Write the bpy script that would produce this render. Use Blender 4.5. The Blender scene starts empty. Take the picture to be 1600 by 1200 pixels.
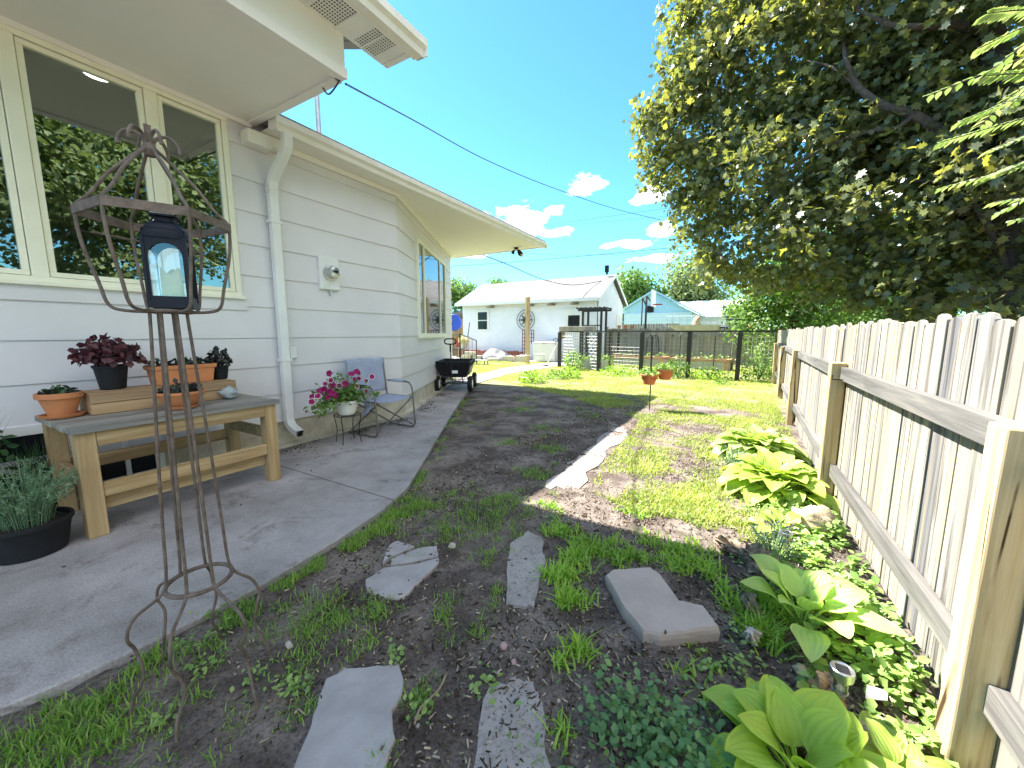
import bpy, math, random
import numpy as np
from mathutils import Vector, Matrix, noise as mn
random.seed(7); rng = np.random.default_rng(7)
R = math.radians; PI = math.pi

# ------------------------------------------------------------ camera, world, sun, exposure
EYE = 1.25; FPX = 600.0; PITCH = math.atan(80/600); HEAD = R(30)
scene = bpy.context.scene
col = scene.collection
cd = bpy.data.cameras.new('camera'); cam = bpy.data.objects.new('camera', cd); col.objects.link(cam)
cd.sensor_width = 36; cd.lens = 36*FPX/1600; cd.clip_start = .05; cd.clip_end = 3000
cam.location = (0, 0, EYE); cam.rotation_euler = (PI/2-PITCH, 0, HEAD)
scene.camera = cam
scene.view_settings.view_transform = 'Standard'; scene.view_settings.look = 'None'
scene.view_settings.gamma = 1; scene.view_settings.exposure = 2.22

SUNL = Vector((.785, -.09, -1)).normalized()          # the way the light travels
sd = bpy.data.lights.new('sun', 'SUN'); sun = bpy.data.objects.new('sun', sd); col.objects.link(sun)
sd.energy = 4.8; sd.angle = R(.5); sd.color = (1, .95, .86)
sun.rotation_euler = SUNL.to_track_quat('-Z', 'Y').to_euler(); sun.location = (-20, 5, 30)

def ray(px, py):
    u = (px-800)/FPX; v = (600-py)/FPX
    fw = math.cos(PITCH)+v*math.sin(PITCH); up = -math.sin(PITCH)+v*math.cos(PITCH)
    return u*math.cos(HEAD)-fw*math.sin(HEAD), u*math.sin(HEAD)+fw*math.cos(HEAD), up
def G(px, py, z=0):
    x, y, u = ray(px, py); t = (z-EYE)/u; return Vector((x*t, y*t, z))
def XP(px, py, X0):
    x, y, u = ray(px, py); t = X0/x; return Vector((X0, y*t, EYE+u*t))
def YP(px, py, Y0):
    x, y, u = ray(px, py); t = Y0/y; return Vector((x*t, Y0, EYE+u*t))
def DP(px, py, d):
    x, y, u = ray(px, py); t = d/math.hypot(x, y); return Vector((x*t, y*t, EYE+u*t))

world = bpy.data.worlds.new('World'); scene.world = world; world.use_nodes = True
wt = world.node_tree; wn = wt.nodes; wl = wt.links; wn.clear()
def N(nt, typ, **kw):
    n = nt.nodes.new(typ)
    for k, v in kw.items(): setattr(n, k, v)
    return n
wo = N(wt, 'ShaderNodeOutputWorld'); wb = N(wt, 'ShaderNodeBackground'); wb.inputs[1].default_value = .10
sky = N(wt, 'ShaderNodeTexSky', sky_type='NISHITA', sun_disc=False)
sky.sun_elevation = math.asin(-SUNL.z); sky.sun_rotation = math.atan2(-SUNL.x, -SUNL.y) % (2*PI)
sky.air_density = 1.0; sky.dust_density = .35; sky.ozone_density = 1.4; sky.altitude = 1100
tint = N(wt, 'ShaderNodeMix', data_type='RGBA', blend_type='MULTIPLY'); tint.inputs[0].default_value = 1
tint.inputs[7].default_value = (.38, .74, .80, 1)
wl.new(sky.outputs[0], tint.inputs[6])
tc = N(wt, 'ShaderNodeTexCoord')
nz = N(wt, 'ShaderNodeTexNoise'); nz.inputs['Scale'].default_value = 16; nz.inputs['Detail'].default_value = 6; nz.inputs['Roughness'].default_value = .6
stv = N(wt, 'ShaderNodeVectorMath', operation='MULTIPLY'); stv.inputs[1].default_value = (1, 1, 2.2)
wl.new(tc.outputs['Generated'], stv.inputs[0]); wl.new(stv.outputs[0], nz.inputs['Vector'])
prev = None
# small fair-weather clouds: direction (through photo pixel), half width, half height in radians
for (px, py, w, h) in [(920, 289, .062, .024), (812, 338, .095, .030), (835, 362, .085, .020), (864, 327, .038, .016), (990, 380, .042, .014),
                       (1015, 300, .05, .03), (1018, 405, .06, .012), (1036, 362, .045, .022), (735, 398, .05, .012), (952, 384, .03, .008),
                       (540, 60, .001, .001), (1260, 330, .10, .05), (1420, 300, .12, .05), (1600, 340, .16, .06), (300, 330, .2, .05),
                       # unseen cloud banks added behind camera and beyond trees, neutral fill for the shade
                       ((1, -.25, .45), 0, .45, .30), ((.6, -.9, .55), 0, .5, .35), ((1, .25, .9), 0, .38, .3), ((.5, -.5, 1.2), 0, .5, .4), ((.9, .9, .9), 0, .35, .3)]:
    d = Vector(px if isinstance(px, tuple) else ray(px, py)).normalized()
    sub = N(wt, 'ShaderNodeVectorMath', operation='SUBTRACT'); sub.inputs[1].default_value = d
    wl.new(tc.outputs['Generated'], sub.inputs[0])
    mu = N(wt, 'ShaderNodeVectorMath', operation='MULTIPLY'); mu.inputs[1].default_value = (1/w, 1/w, 1/h)
    wl.new(sub.outputs[0], mu.inputs[0])
    ln = N(wt, 'ShaderNodeVectorMath', operation='LENGTH'); wl.new(mu.outputs[0], ln.inputs[0])
    iv = N(wt, 'ShaderNodeMath', operation='SUBTRACT', use_clamp=True); iv.inputs[0].default_value = 1.25; wl.new(ln.outputs['Value'], iv.inputs[1])
    if prev is None: prev = iv.outputs[0]
    else:
        mx = N(wt, 'ShaderNodeMath', operation='MAXIMUM'); wl.new(prev, mx.inputs[0]); wl.new(iv.outputs[0], mx.inputs[1]); prev = mx.outputs[0]
sb = N(wt, 'ShaderNodeMath', operation='MULTIPLY_ADD'); wl.new(nz.outputs[0], sb.inputs[0]); sb.inputs[1].default_value = 3.2; sb.inputs[2].default_value = -1.75
ad = N(wt, 'ShaderNodeMath', operation='ADD'); wl.new(prev, ad.inputs[0]); wl.new(sb.outputs[0], ad.inputs[1])
gt = N(wt, 'ShaderNodeMath', operation='GREATER_THAN'); wl.new(prev, gt.inputs[0]); gt.inputs[1].default_value = .001
mr = N(wt, 'ShaderNodeMapRange'); mr.inputs[1].default_value = .25; mr.inputs[2].default_value = .9; wl.new(ad.outputs[0], mr.inputs[0])
mm = N(wt, 'ShaderNodeMath', operation='MULTIPLY'); wl.new(mr.outputs[0], mm.inputs[0])
sm = N(wt, 'ShaderNodeMapRange'); sm.inputs[1].default_value = 0; sm.inputs[2].default_value = .35; wl.new(prev, sm.inputs[0]); wl.new(sm.outputs[0], mm.inputs[1])
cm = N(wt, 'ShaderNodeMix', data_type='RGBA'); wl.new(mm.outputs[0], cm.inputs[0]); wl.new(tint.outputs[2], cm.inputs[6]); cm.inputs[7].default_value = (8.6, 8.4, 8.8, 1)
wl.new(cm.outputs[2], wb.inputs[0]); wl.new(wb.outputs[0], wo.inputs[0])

# ------------------------------------------------------------ helpers
def tag(o, label=None, cat=None, group=None, kind=None):
    if label: o['label'] = label
    if cat: o['category'] = cat
    if group: o['group'] = group
    if kind: o['kind'] = kind
    return o
def empty(name, loc, label, cat, rz=0, group=None):
    o = bpy.data.objects.new(name, None); col.objects.link(o); o.location = loc; o.rotation_euler = (0, 0, rz); o.empty_display_size = .1
    return tag(o, label, cat, group)
def link(name, me, parent=None, loc=None):
    o = bpy.data.objects.new(name, me); col.objects.link(o)
    if parent is not None: o.parent = parent
    if loc is not None: o.location = loc
    return o

class MB:
    def __init__(s): s.v = []; s.f = []
    def add(s, vs, fs):
        b = len(s.v); s.v += [tuple(v) for v in vs]; s.f += [tuple(i+b for i in f) for f in fs]; return s
    def box(s, a, b, rz=0, piv=None, tilt=None):
        x0, y0, z0 = a; x1, y1, z1 = b
        vs = [Vector(p) for p in [(x0,y0,z0),(x1,y0,z0),(x1,y1,z0),(x0,y1,z0),(x0,y0,z1),(x1,y0,z1),(x1,y1,z1),(x0,y1,z1)]]
        if rz or tilt:
            c = Vector(piv) if piv else sum(vs, Vector())/8
            m = Matrix.Rotation(rz, 3, 'Z')
            if tilt: m = m @ Matrix.Rotation(tilt[0], 3, 'X') @ Matrix.Rotation(tilt[1], 3, 'Y')
            vs = [m @ (v-c)+c for v in vs]
        return s.add(vs, [(0,3,2,1),(4,5,6,7),(0,1,5,4),(1,2,6,5),(2,3,7,6),(3,0,4,7)])
    def bar(s, p, q, w, h, up=(0, 0, 1)):
        p = Vector(p); q = Vector(q); d = (q-p).normalized(); u = Vector(up)
        if abs(d.dot(u)) > .98: u = Vector((1, 0, 0))
        sx = d.cross(u).normalized()*w/2; sz = sx.cross(d).normalized()*h/2
        vs = [p-sx-sz, p+sx-sz, p+sx+sz, p-sx+sz, q-sx-sz, q+sx-sz, q+sx+sz, q-sx+sz]
        return s.add(vs, [(0,1,2,3),(7,6,5,4),(0,4,5,1),(1,5,6,2),(2,6,7,3),(3,7,4,0)])
    def tube(s, pts, r, n=8, cap=True, closed=False):
        pts = [Vector(p) for p in pts]; m = len(pts); rr = r if isinstance(r, (list, tuple)) else [r]*m
        up = None; rings = []
        for i, p in enumerate(pts):
            a = pts[i-1] if (i > 0 or closed) else p; b = pts[(i+1) % m] if (i < m-1 or closed) else p
            d = (b-a)
            if d.length < 1e-9: d = Vector((0, 0, 1))
            d.normalize()
            if up is None: up = Vector((0, 0, 1)) if abs(d.z) < .9 else Vector((1, 0, 0))
            x = (up-d*up.dot(d))
            if x.length < 1e-4: x = d.orthogonal()
            x.normalize(); up = x; y = d.cross(x)
            rings.append([p+(x*math.cos(2*PI*k/n)+y*math.sin(2*PI*k/n))*rr[i] for k in range(n)])
        fs = []
        for i in range(m-1 if not closed else m):
            j = (i+1) % m
            for k in range(n): fs.append((i*n+k, i*n+(k+1) % n, j*n+(k+1) % n, j*n+k))
        if cap and not closed: fs.append(tuple(reversed(range(n)))); fs.append(tuple((m-1)*n+k for k in range(n)))
        return s.add([v for r_ in rings for v in r_], fs)
    def lathe(s, prof, n=32, c=(0, 0, 0), wob=0):
        vs = []; fs = []; m = len(prof)
        for (r, z) in prof:
            for k in range(n):
                a = 2*PI*k/n; vs.append((c[0]+r*math.cos(a), c[1]+r*math.sin(a), c[2]+z))
        for i in range(m-1):
            for k in range(n): fs.append((i*n+k, i*n+(k+1) % n, (i+1)*n+(k+1) % n, (i+1)*n+k))
        fs.append(tuple(reversed(range(n)))); fs.append(tuple((m-1)*n+k for k in range(n)))
        return s.add(vs, fs)
    def prism(s, poly, z0, z1):
        n = len(poly)
        vs = [(p[0], p[1], z0) for p in poly]+[(p[0], p[1], z1) for p in poly]
        return s.add(vs, [tuple(reversed(range(n))), tuple(range(n, 2*n))]+[(i, (i+1) % n, n+(i+1) % n, n+i) for i in range(n)])
    def extr(s, pts, d):                       # a flat outline pushed along d
        n = len(pts); d = Vector(d); a = [Vector(p) for p in pts]
        return s.add(a+[p+d for p in a], [tuple(reversed(range(n))), tuple(range(n, 2*n))]+[(i, (i+1) % n, n+(i+1) % n, n+i) for i in range(n)])
    def grid(s, fn, nu, nv):
        vs = [fn(i/(nu-1), j/(nv-1)) for j in range(nv) for i in range(nu)]
        return s.add(vs, [(j*nu+i, j*nu+i+1, (j+1)*nu+i+1, (j+1)*nu+i) for j in range(nv-1) for i in range(nu-1)])
    def build(s, name, mat, parent=None, smooth=False, bevel=0, loc=None):
        me = bpy.data.meshes.new(name); me.from_pydata(s.v, [], s.f); me.update()
        me.materials.append(mat)
        if smooth:
            me.polygons.foreach_set('use_smooth', [True]*len(me.polygons))
            if smooth != 'all':
                me.set_sharp_from_angle(angle=R(40))
        o = link(name, me, parent, loc)
        if bevel:
            b = o.modifiers.new('bevel', 'BEVEL'); b.width = bevel; b.segments = 2; b.limit_method = 'ANGLE'; b.angle_limit = R(40)
        return o
def spline(pts, n=6):
    P = [Vector(p) for p in pts]; out = []
    for i in range(len(P)-1):
        p0 = P[max(i-1, 0)]; p1 = P[i]; p2 = P[i+1]; p3 = P[min(i+2, len(P)-1)]
        for k in range(n):
            t = k/n
            out.append(.5*((2*p1)+(p2-p0)*t+(2*p0-5*p1+4*p2-p3)*t*t+(3*p1-p0-3*p2+p3)*t**3))
    out.append(P[-1]); return out

def scatter(name, tv, faces, M, T, mat, parent=None, smooth=False):
    tv = np.asarray(tv, float); M = np.asarray(M); T = np.asarray(T); n = len(T); k = len(tv)
    V = np.einsum('nij,vj->nvi', M, tv)+T[:, None, :]
    flat = np.array([i for f in faces for i in f]); cnt = np.array([len(f) for f in faces]); L = len(flat)
    loops = (flat[None, :]+(np.arange(n)*k)[:, None]).ravel()
    starts = (np.concatenate([[0], np.cumsum(cnt)[:-1]])[None, :]+(np.arange(n)*L)[:, None]).ravel()
    me = bpy.data.meshes.new(name); me.vertices.add(n*k); me.vertices.foreach_set('co', V.ravel().astype(np.float32))
    me.loops.add(n*L); me.loops.foreach_set('vertex_index', loops.astype(np.int32))
    me.polygons.add(n*len(faces)); me.polygons.foreach_set('loop_start', starts.astype(np.int32))
    me.polygons.foreach_set('loop_total', np.tile(cnt, n).astype(np.int32))
    if smooth: me.polygons.foreach_set('use_smooth', np.ones(n*len(faces), bool))
    me.update(calc_edges=True); me.materials.append(mat)
    return link(name, me, parent)
def frames(nrm, spin, sc, sc2=None):
    """matrices with columns (x,y,z) ; z along nrm, rotated by spin, scaled"""
    nrm = nrm/np.linalg.norm(nrm, axis=1, keepdims=True)
    ref = np.where(np.abs(nrm[:, 2:3]) < .9, np.array([[0, 0, 1.]]), np.array([[1., 0, 0]]))
    x = np.cross(ref, nrm); x /= np.linalg.norm(x, axis=1, keepdims=True); y = np.cross(nrm, x)
    c = np.cos(spin)[:, None]; s = np.sin(spin)[:, None]
    x2 = x*c+y*s; y2 = -x*s+y*c
    M = np.stack([x2, y2, nrm], axis=2); return M*np.asarray(sc).reshape(-1, 1, 1)
def rdir(n):
    v = rng.normal(size=(n, 3)); return v/np.linalg.norm(v, axis=1, keepdims=True)

# ------------------------------------------------------------ materials
def newmat(name):
    m = bpy.data.materials.new(name); m.use_nodes = True; nt = m.node_tree
    return m, nt, nt.nodes['Principled BSDF']
def ramp(nt, src, stops):
    r = N(nt, 'ShaderNodeValToRGB'); nt.links.new(src, r.inputs[0]); e = r.color_ramp.elements
    while len(e) < len(stops): e.new(.5)
    for i, (p, c) in enumerate(stops): e[i].position = p; e[i].color = tuple(c)+(1,) if len(c) == 3 else c
    return r.outputs[0]
def noise_n(nt, scale, detail=5, rough=.6, vec=None, dist=0):
    n = N(nt, 'ShaderNodeTexNoise'); n.inputs['Scale'].default_value = scale; n.inputs['Detail'].default_value = detail; n.inputs['Roughness'].default_value = rough; n.inputs['Distortion'].default_value = dist
    if vec: nt.links.new(vec, n.inputs['Vector'])
    return n.outputs[0]
def coord(nt, sc=(1, 1, 1), kind='Object'):
    t = N(nt, 'ShaderNodeTexCoord'); m = N(nt, 'ShaderNodeMapping'); m.inputs['Scale'].default_value = sc
    nt.links.new(t.outputs[kind], m.inputs[0]); return m.outputs[0]
def mixc(nt, fac, a, b, mode='MIX'):
    m = N(nt, 'ShaderNodeMix', data_type='RGBA', blend_type=mode)
    for i, s in ((0, fac), (6, a), (7, b)):
        if hasattr(s, 'is_linked') or hasattr(s, 'links'): nt.links.new(s, m.inputs[i])
        elif i == 0: m.inputs[0].default_value = s
        else: m.inputs[i].default_value = tuple(s)+(1,)
    return m.outputs[2]
def bump(nt, b, h, strength=.3, dist=.01):
    n = N(nt, 'ShaderNodeBump'); n.inputs['Strength'].default_value = strength; n.inputs['Distance'].default_value = dist
    nt.links.new(h, n.inputs['Height']); nt.links.new(n.outputs[0], b.inputs['Normal'])
def paint(name, c, c2=None, rough=.5, scale=3, bs=.1, bd=.003, bsc=60, metal=0, spec=.5, detail=6):
    m, nt, b = newmat(name); v = coord(nt)
    c2 = c2 or tuple(x*.8 for x in c)
    n1 = noise_n(nt, scale, detail, .65, v)
    nt.links.new(ramp(nt, n1, [(.3, c2), (.62, c)]), b.inputs['Base Color'])
    b.inputs['Roughness'].default_value = rough; b.inputs['Metallic'].default_value = metal; b.inputs['Specular IOR Level'].default_value = spec
    bump(nt, b, noise_n(nt, bsc, 3, .6, v), bs, bd)
    return m
def wood(name, c1, c2, c3=None, sc=(28, 28, 1.3), rough=.8, island=True, bs=.4, iv=0, crack=False, lo=.28, hi=.72):
    m, nt, b = newmat(name); v = coord(nt, sc)
    if island:
        gi = N(nt, 'ShaderNodeNewGeometry'); vm = N(nt, 'ShaderNodeVectorMath', operation='MULTIPLY_ADD')
        cb = N(nt, 'ShaderNodeCombineXYZ')
        for i in range(3): nt.links.new(gi.outputs['Random Per Island'], cb.inputs[i])
        nt.links.new(cb.outputs[0], vm.inputs[0]); vm.inputs[1].default_value = (37, 53, 19); nt.links.new(v, vm.inputs[2]); v = vm.outputs[0]
    n1 = noise_n(nt, 1, 7, .68, v, .6); n2 = noise_n(nt, .32, 3, .5, v, .3)
    base = ramp(nt, n1, [(lo, c1), (.5, c2), (hi, c3 or c2)])
    dk = ramp(nt, n2, [(.3, (.62, .62, .64)), (.6, (1, 1, 1))])
    o = mixc(nt, 1.0, base, dk, 'MULTIPLY')
    if island:
        ir = ramp(nt, gi.outputs['Random Per Island'], [(0, (.82-iv, .83-iv, .85-iv*.8)), (.5, (1, .98, .94)), (1, (1.1+iv, 1.05+iv*.8, .95+iv*.2))])
        o = mixc(nt, 1.0, o, ir, 'MULTIPLY')
    # knots
    kv = coord(nt, (sc[0]*.18, sc[1]*.18, sc[2]*.9) if sc[2] < sc[0] else tuple(x*.2 for x in sc))
    vo = N(nt, 'ShaderNodeTexVoronoi'); vo.inputs['Scale'].default_value = 1.1; nt.links.new(kv, vo.inputs['Vector'])
    kn = ramp(nt, vo.outputs['Distance'], [(.04, (.36, .24, .15)), (.15, (1, 1, 1))])
    o = mixc(nt, .8, o, kn, 'MULTIPLY')
    if crack:
        cv = N(nt, 'ShaderNodeTexVoronoi', feature='DISTANCE_TO_EDGE'); cv.inputs['Scale'].default_value = 1
        nt.links.new(coord(nt, (13, 13, .55)), cv.inputs['Vector'])
        cr = ramp(nt, cv.outputs['Distance'], [(.012, (.10, .07, .05)), (.03, (1, 1, 1))])
        mk = ramp(nt, noise_n(nt, 3.5, 3, .6, coord(nt, (1, 1, .6))), [(.42, (0, 0, 0)), (.5, (1, 1, 1))])
        o = mixc(nt, mk, o, mixc(nt, 1.0, o, cr, 'MULTIPLY'))
    nt.links.new(o, b.inputs['Base Color']); b.inputs['Roughness'].default_value = rough; b.inputs['Specular IOR Level'].default_value = .25
    bump(nt, b, n1, bs, .004); return m
def leafmat(name, ca, cb, cc=None, tr=.35, rough=.45, tcol=None, spec=.4, bsc=0, bs=.3, stretch=None, edge=None):
    m, nt, b = newmat(name); gi = N(nt, 'ShaderNodeNewGeometry')
    stops = [(0, ca), (.55, cb), (1, cc or cb)]
    c = ramp(nt, gi.outputs['Random Per Island'], stops)
    v = coord(nt)
    nn = ramp(nt, noise_n(nt, 2.2, 3, .5, v), [(.3, (.75, .8, .75)), (.7, (1.2, 1.15, 1.05))])
    c = mixc(nt, 1, c, nn, 'MULTIPLY')
    nt.links.new(c, b.inputs['Base Color']); b.inputs['Roughness'].default_value = rough; b.inputs['Specular IOR Level'].default_value = spec
    t = N(nt, 'ShaderNodeBsdfTranslucent')
    tc_ = mixc(nt, 1, c, tcol or (1.5, 1.6, .7), 'MULTIPLY'); nt.links.new(tc_, t.inputs[0])
    ms = N(nt, 'ShaderNodeMixShader'); ms.inputs[0].default_value = tr
    nt.links.new(b.outputs[0], ms.inputs[1]); nt.links.new(t.outputs[0], ms.inputs[2]); nt.links.new(ms.outputs[0], nt.nodes['Material Output'].inputs[0])
    if bsc: bump(nt, b, noise_n(nt, bsc, 3, .5, v), bs, .003)
    return m

M = {}
M['siding'] = paint('siding paint', (.72, .69, .70), (.66, .635, .645), .5, 1.6, .08, .002, 90)
M['trim'] = paint('trim paint', (.84, .82, .77), (.80, .77, .72), .5, 2, .06, .002, 60)
M['white'] = paint('white paint', (.80, .80, .78), (.72, .72, .69), .45, 3, .05, .002, 40)
M['sash'] = paint('cream sash paint', (.86, .84, .68), (.80, .77, .60), .45, 4, .05, .002, 50)
M['soffit'] = paint('soffit paint', (.84, .82, .76), (.80, .78, .72), .6, 1.2, .08, .002, 120)
M['gutter'] = paint('gutter enamel', (.82, .80, .74), (.74, .71, .62), .35, 5, .04, .002, 30)
M['found'] = paint('painted foundation', (.62, .57, .46), (.36, .30, .22), .85, 3.5, .5, .006, 30)
M['dark'] = paint('dark plastic', (.016, .017, .02), (.010, .010, .012), .6, 8, .2, .002, 40, spec=.25)
M['blackiron'] = paint('black painted post', (.018, .018, .02), (.035, .033, .032), .65, 14, .3, .003, 60)
M['rust'] = paint('rusty iron', (.19, .145, .115), (.09, .062, .048), .75, 30, .8, .003, 160, metal=.25)
M['lantern'] = paint('navy black lantern metal', (.006, .008, .018), (.01, .011, .016), .5, 9, .1, .001, 60, spec=.25)
M['steel'] = paint('brushed steel', (.55, .55, .56), (.42, .42, .42), .28, 30, .1, .001, 200, metal=.9)
M['chairtube'] = paint('bronze grey tube', (.22, .21, .20), (.14, .13, .12), .35, 20, .1, .001, 100, metal=.7)
M['fabric'] = paint('blue grey sling fabric', (.36, .40, .52), (.30, .33, .44), .9, 7, .35, .002, 300)
M['terra'] = paint('terracotta', (.58, .22, .085), (.44, .17, .075), .8, 7, .3, .002, 80)
M['terrabright'] = paint('orange terracotta plastic', (.60, .17, .055), (.50, .13, .04), .55, 7, .1, .001, 60)
M['whitepot'] = paint('white plastic pot', (.82, .80, .72), (.76, .73, .62), .4, 5, .05, .001, 60)
M['soil'] = paint('potting soil', (.035, .026, .02), (.015, .011, .009), .95, 30, 1, .01, 90)
M['candle'] = paint('cream wax candle', (.78, .66, .32), (.66, .52, .22), .55, 14, .5, .003, 60)
M['stone'] = paint('grey flagstone', (.38, .35, .345), (.28, .255, .245), .85, 6, .8, .004, 45)
M['paver'] = paint('tan cast flagstone', (.42, .35, .31), (.33, .27, .235), .85, 5, .5, .003, 90)
def slabmat():
    m, nt, b = newmat('half buried concrete'); v = coord(nt)
    c = ramp(nt, noise_n(nt, 5, 8, .75, v, .3), [(.26, (.13, .105, .09)), (.36, (.25, .215, .195)), (.48, (.33, .295, .275)), (.7, (.41, .375, .35))])
    sp = ramp(nt, noise_n(nt, 85, 3, .6, v), [(.32, (.5, .47, .45)), (.5, (1, 1, 1))]); c = mixc(nt, .8, c, sp, 'MULTIPLY')
    nt.links.new(c, b.inputs['Base Color']); b.inputs['Roughness'].default_value = .92; bump(nt, b, noise_n(nt, 40, 6, .7, v), .8, .008); return m
M['slab'] = slabmat()
M['rock'] = paint('tan rock', (.50, .40, .27), (.34, .26, .18), .85, 9, .8, .008, 30)
M['bark'] = paint('bark', (.11, .085, .065), (.045, .035, .03), .9, 9, 1, .03, 24)
M['deadwood'] = paint('grey dead wood', (.34, .25, .17), (.05, .035, .03), .9, 22, 1, .012, 40)
M['fencewood'] = wood('weathered picket wood', (.085, .07, .055), (.27, .27, .265), (.52, .42, .25), (34, 34, 1.0), iv=.22, lo=.36, hi=.64)
M['rail'] = wood('grey rail wood', (.085, .08, .075), (.16, .155, .15), (.27, .25, .22), (30, 1.2, 30))
M['post'] = wood('yellow treated post', (.42, .28, .12), (.64, .49, .27), (.74, .61, .39), (24, 24, .9), island=True, bs=.7, crack=True, lo=.34, hi=.66)
M['bench'] = wood('bench wood', (.25, .15, .065), (.47, .33, .17), (.60, .47, .29), (26, 1.3, 26))
M['benchtop'] = wood('grey bench top wood', (.20, .19, .175), (.31, .30, .275), (.40, .36, .29), (26, 1.3, 26))
M['benchleg'] = wood('bench leg wood', (.33, .20, .09), (.50, .35, .18), (.58, .44, .26), (26, 26, 1.3))
M['riser'] = wood('cedar riser wood', (.34, .20, .10), (.50, .33, .18), (.55, .40, .25), (26, 1.3, 26))
M['bgfence'] = wood('old grey fence wood', (.22, .20, .18), (.36, .33, .30), (.44, .39, .34), (14, 14, .8))
M['bedwood'] = wood('raised bed wood', (.30, .16, .08), (.46, .27, .15), (.5, .33, .2), (1.3, 20, 20))
M['galv'] = paint('galvanised steel', (.52, .54, .54), (.38, .40, .40), .4, 9, .1, .002, 50, metal=.5)
M['burg'] = paint('burgundy trellis', (.14, .012, .03), (.09, .01, .02), .5, 9)
M['garage'] = paint('white garage paint', (.78, .80, .84), (.70, .73, .78), .6, 2)
M['bluepaint'] = paint('light blue siding', (.36, .62, .80), (.32, .56, .74), .6, 2)
M['tarp'] = paint('grey tarp', (.10, .105, .12), (.05, .055, .06), .5, 4, .5, .01, 20)
M['block'] = paint('pale stone block', (.55, .50, .42), (.40, .36, .30), .9, 12, .6, .005, 40)
M['brick'] = paint('red brick edging', (.36, .13, .08), (.24, .09, .06), .9, 12, .6, .005, 40)
M['cable'] = paint('black cable', (.012, .012, .014), (.02, .02, .02), .5)
M['mesh'] = paint('wire mesh', (.42, .41, .40), (.30, .28, .26), .5, 9, metal=.4)
M['cage'] = paint('pale wire cage', (.62, .64, .66), (.5, .5, .5), .5, 9, metal=.3)
M['darkmesh'] = paint('black screen', (.05, .05, .05), None, .6)
M['bluetoy'] = paint('blue plastic', (.02, .07, .45), (.02, .06, .35), .4)
M['carpaint'] = paint('silver car paint', (.16, .18, .20), (.14, .16, .18), .3, metal=.6)
M['redpaint'] = paint('red plastic', (.45, .04, .05), None, .5)

def glassmat(name, refl, tcol=(.80, .86, .82), rough=.0):
    m, nt, b = newmat(name); g = N(nt, 'ShaderNodeBsdfGlossy'); g.inputs['Roughness'].default_value = rough; g.inputs['Color'].default_value = (.95, 1, .97, 1)
    t = N(nt, 'ShaderNodeBsdfTransparent'); t.inputs[0].default_value = tuple(tcol)+(1,)
    fr = N(nt, 'ShaderNodeFresnel'); fr.inputs[0].default_value = 1.5
    ma = N(nt, 'ShaderNodeMath', operation='MULTIPLY_ADD', use_clamp=True); nt.links.new(fr.outputs[0], ma.inputs[0]); ma.inputs[1].default_value = 1.3; ma.inputs[2].default_value = refl
    v = coord(nt); bp = N(nt, 'ShaderNodeBump'); bp.inputs['Strength'].default_value = .05; bp.inputs['Distance'].default_value = .01
    nt.links.new(noise_n(nt, 2.0, 2, .5, v), bp.inputs['Height']); nt.links.new(bp.outputs[0], g.inputs['Normal'])
    ms = N(nt, 'ShaderNodeMixShader'); nt.links.new(ma.outputs[0], ms.inputs[0]); nt.links.new(t.outputs[0], ms.inputs[1]); nt.links.new(g.outputs[0], ms.inputs[2])
    nt.links.new(ms.outputs[0], nt.nodes['Material Output'].inputs[0]); return m
M['glass'] = glassmat('window glass', .12)
M['lglass'] = glassmat('lantern glass', .08, (.95, .97, 1))
def darkglass(name, refl):
    m, nt, b = newmat(name); b.inputs['Base Color'].default_value = (.01, .012, .015, 1); b.inputs['Roughness'].default_value = .03; b.inputs['IOR'].default_value = refl
    b.inputs['Specular IOR Level'].default_value = .5; return m
M['darkglass'] = darkglass('dark window glass', 1.35)
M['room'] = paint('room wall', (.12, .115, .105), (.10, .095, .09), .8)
def emit(name, c, s):
    m, nt, b = newmat(name); b.inputs['Base Color'].default_value = (.8, .8, .8, 1); b.inputs['Emission Color'].default_value = tuple(c)+(1,); b.inputs['Emission Strength'].default_value = s; return m
M['lamp'] = emit('lit ceiling lamp', (1, .95, .85), 3)

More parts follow.
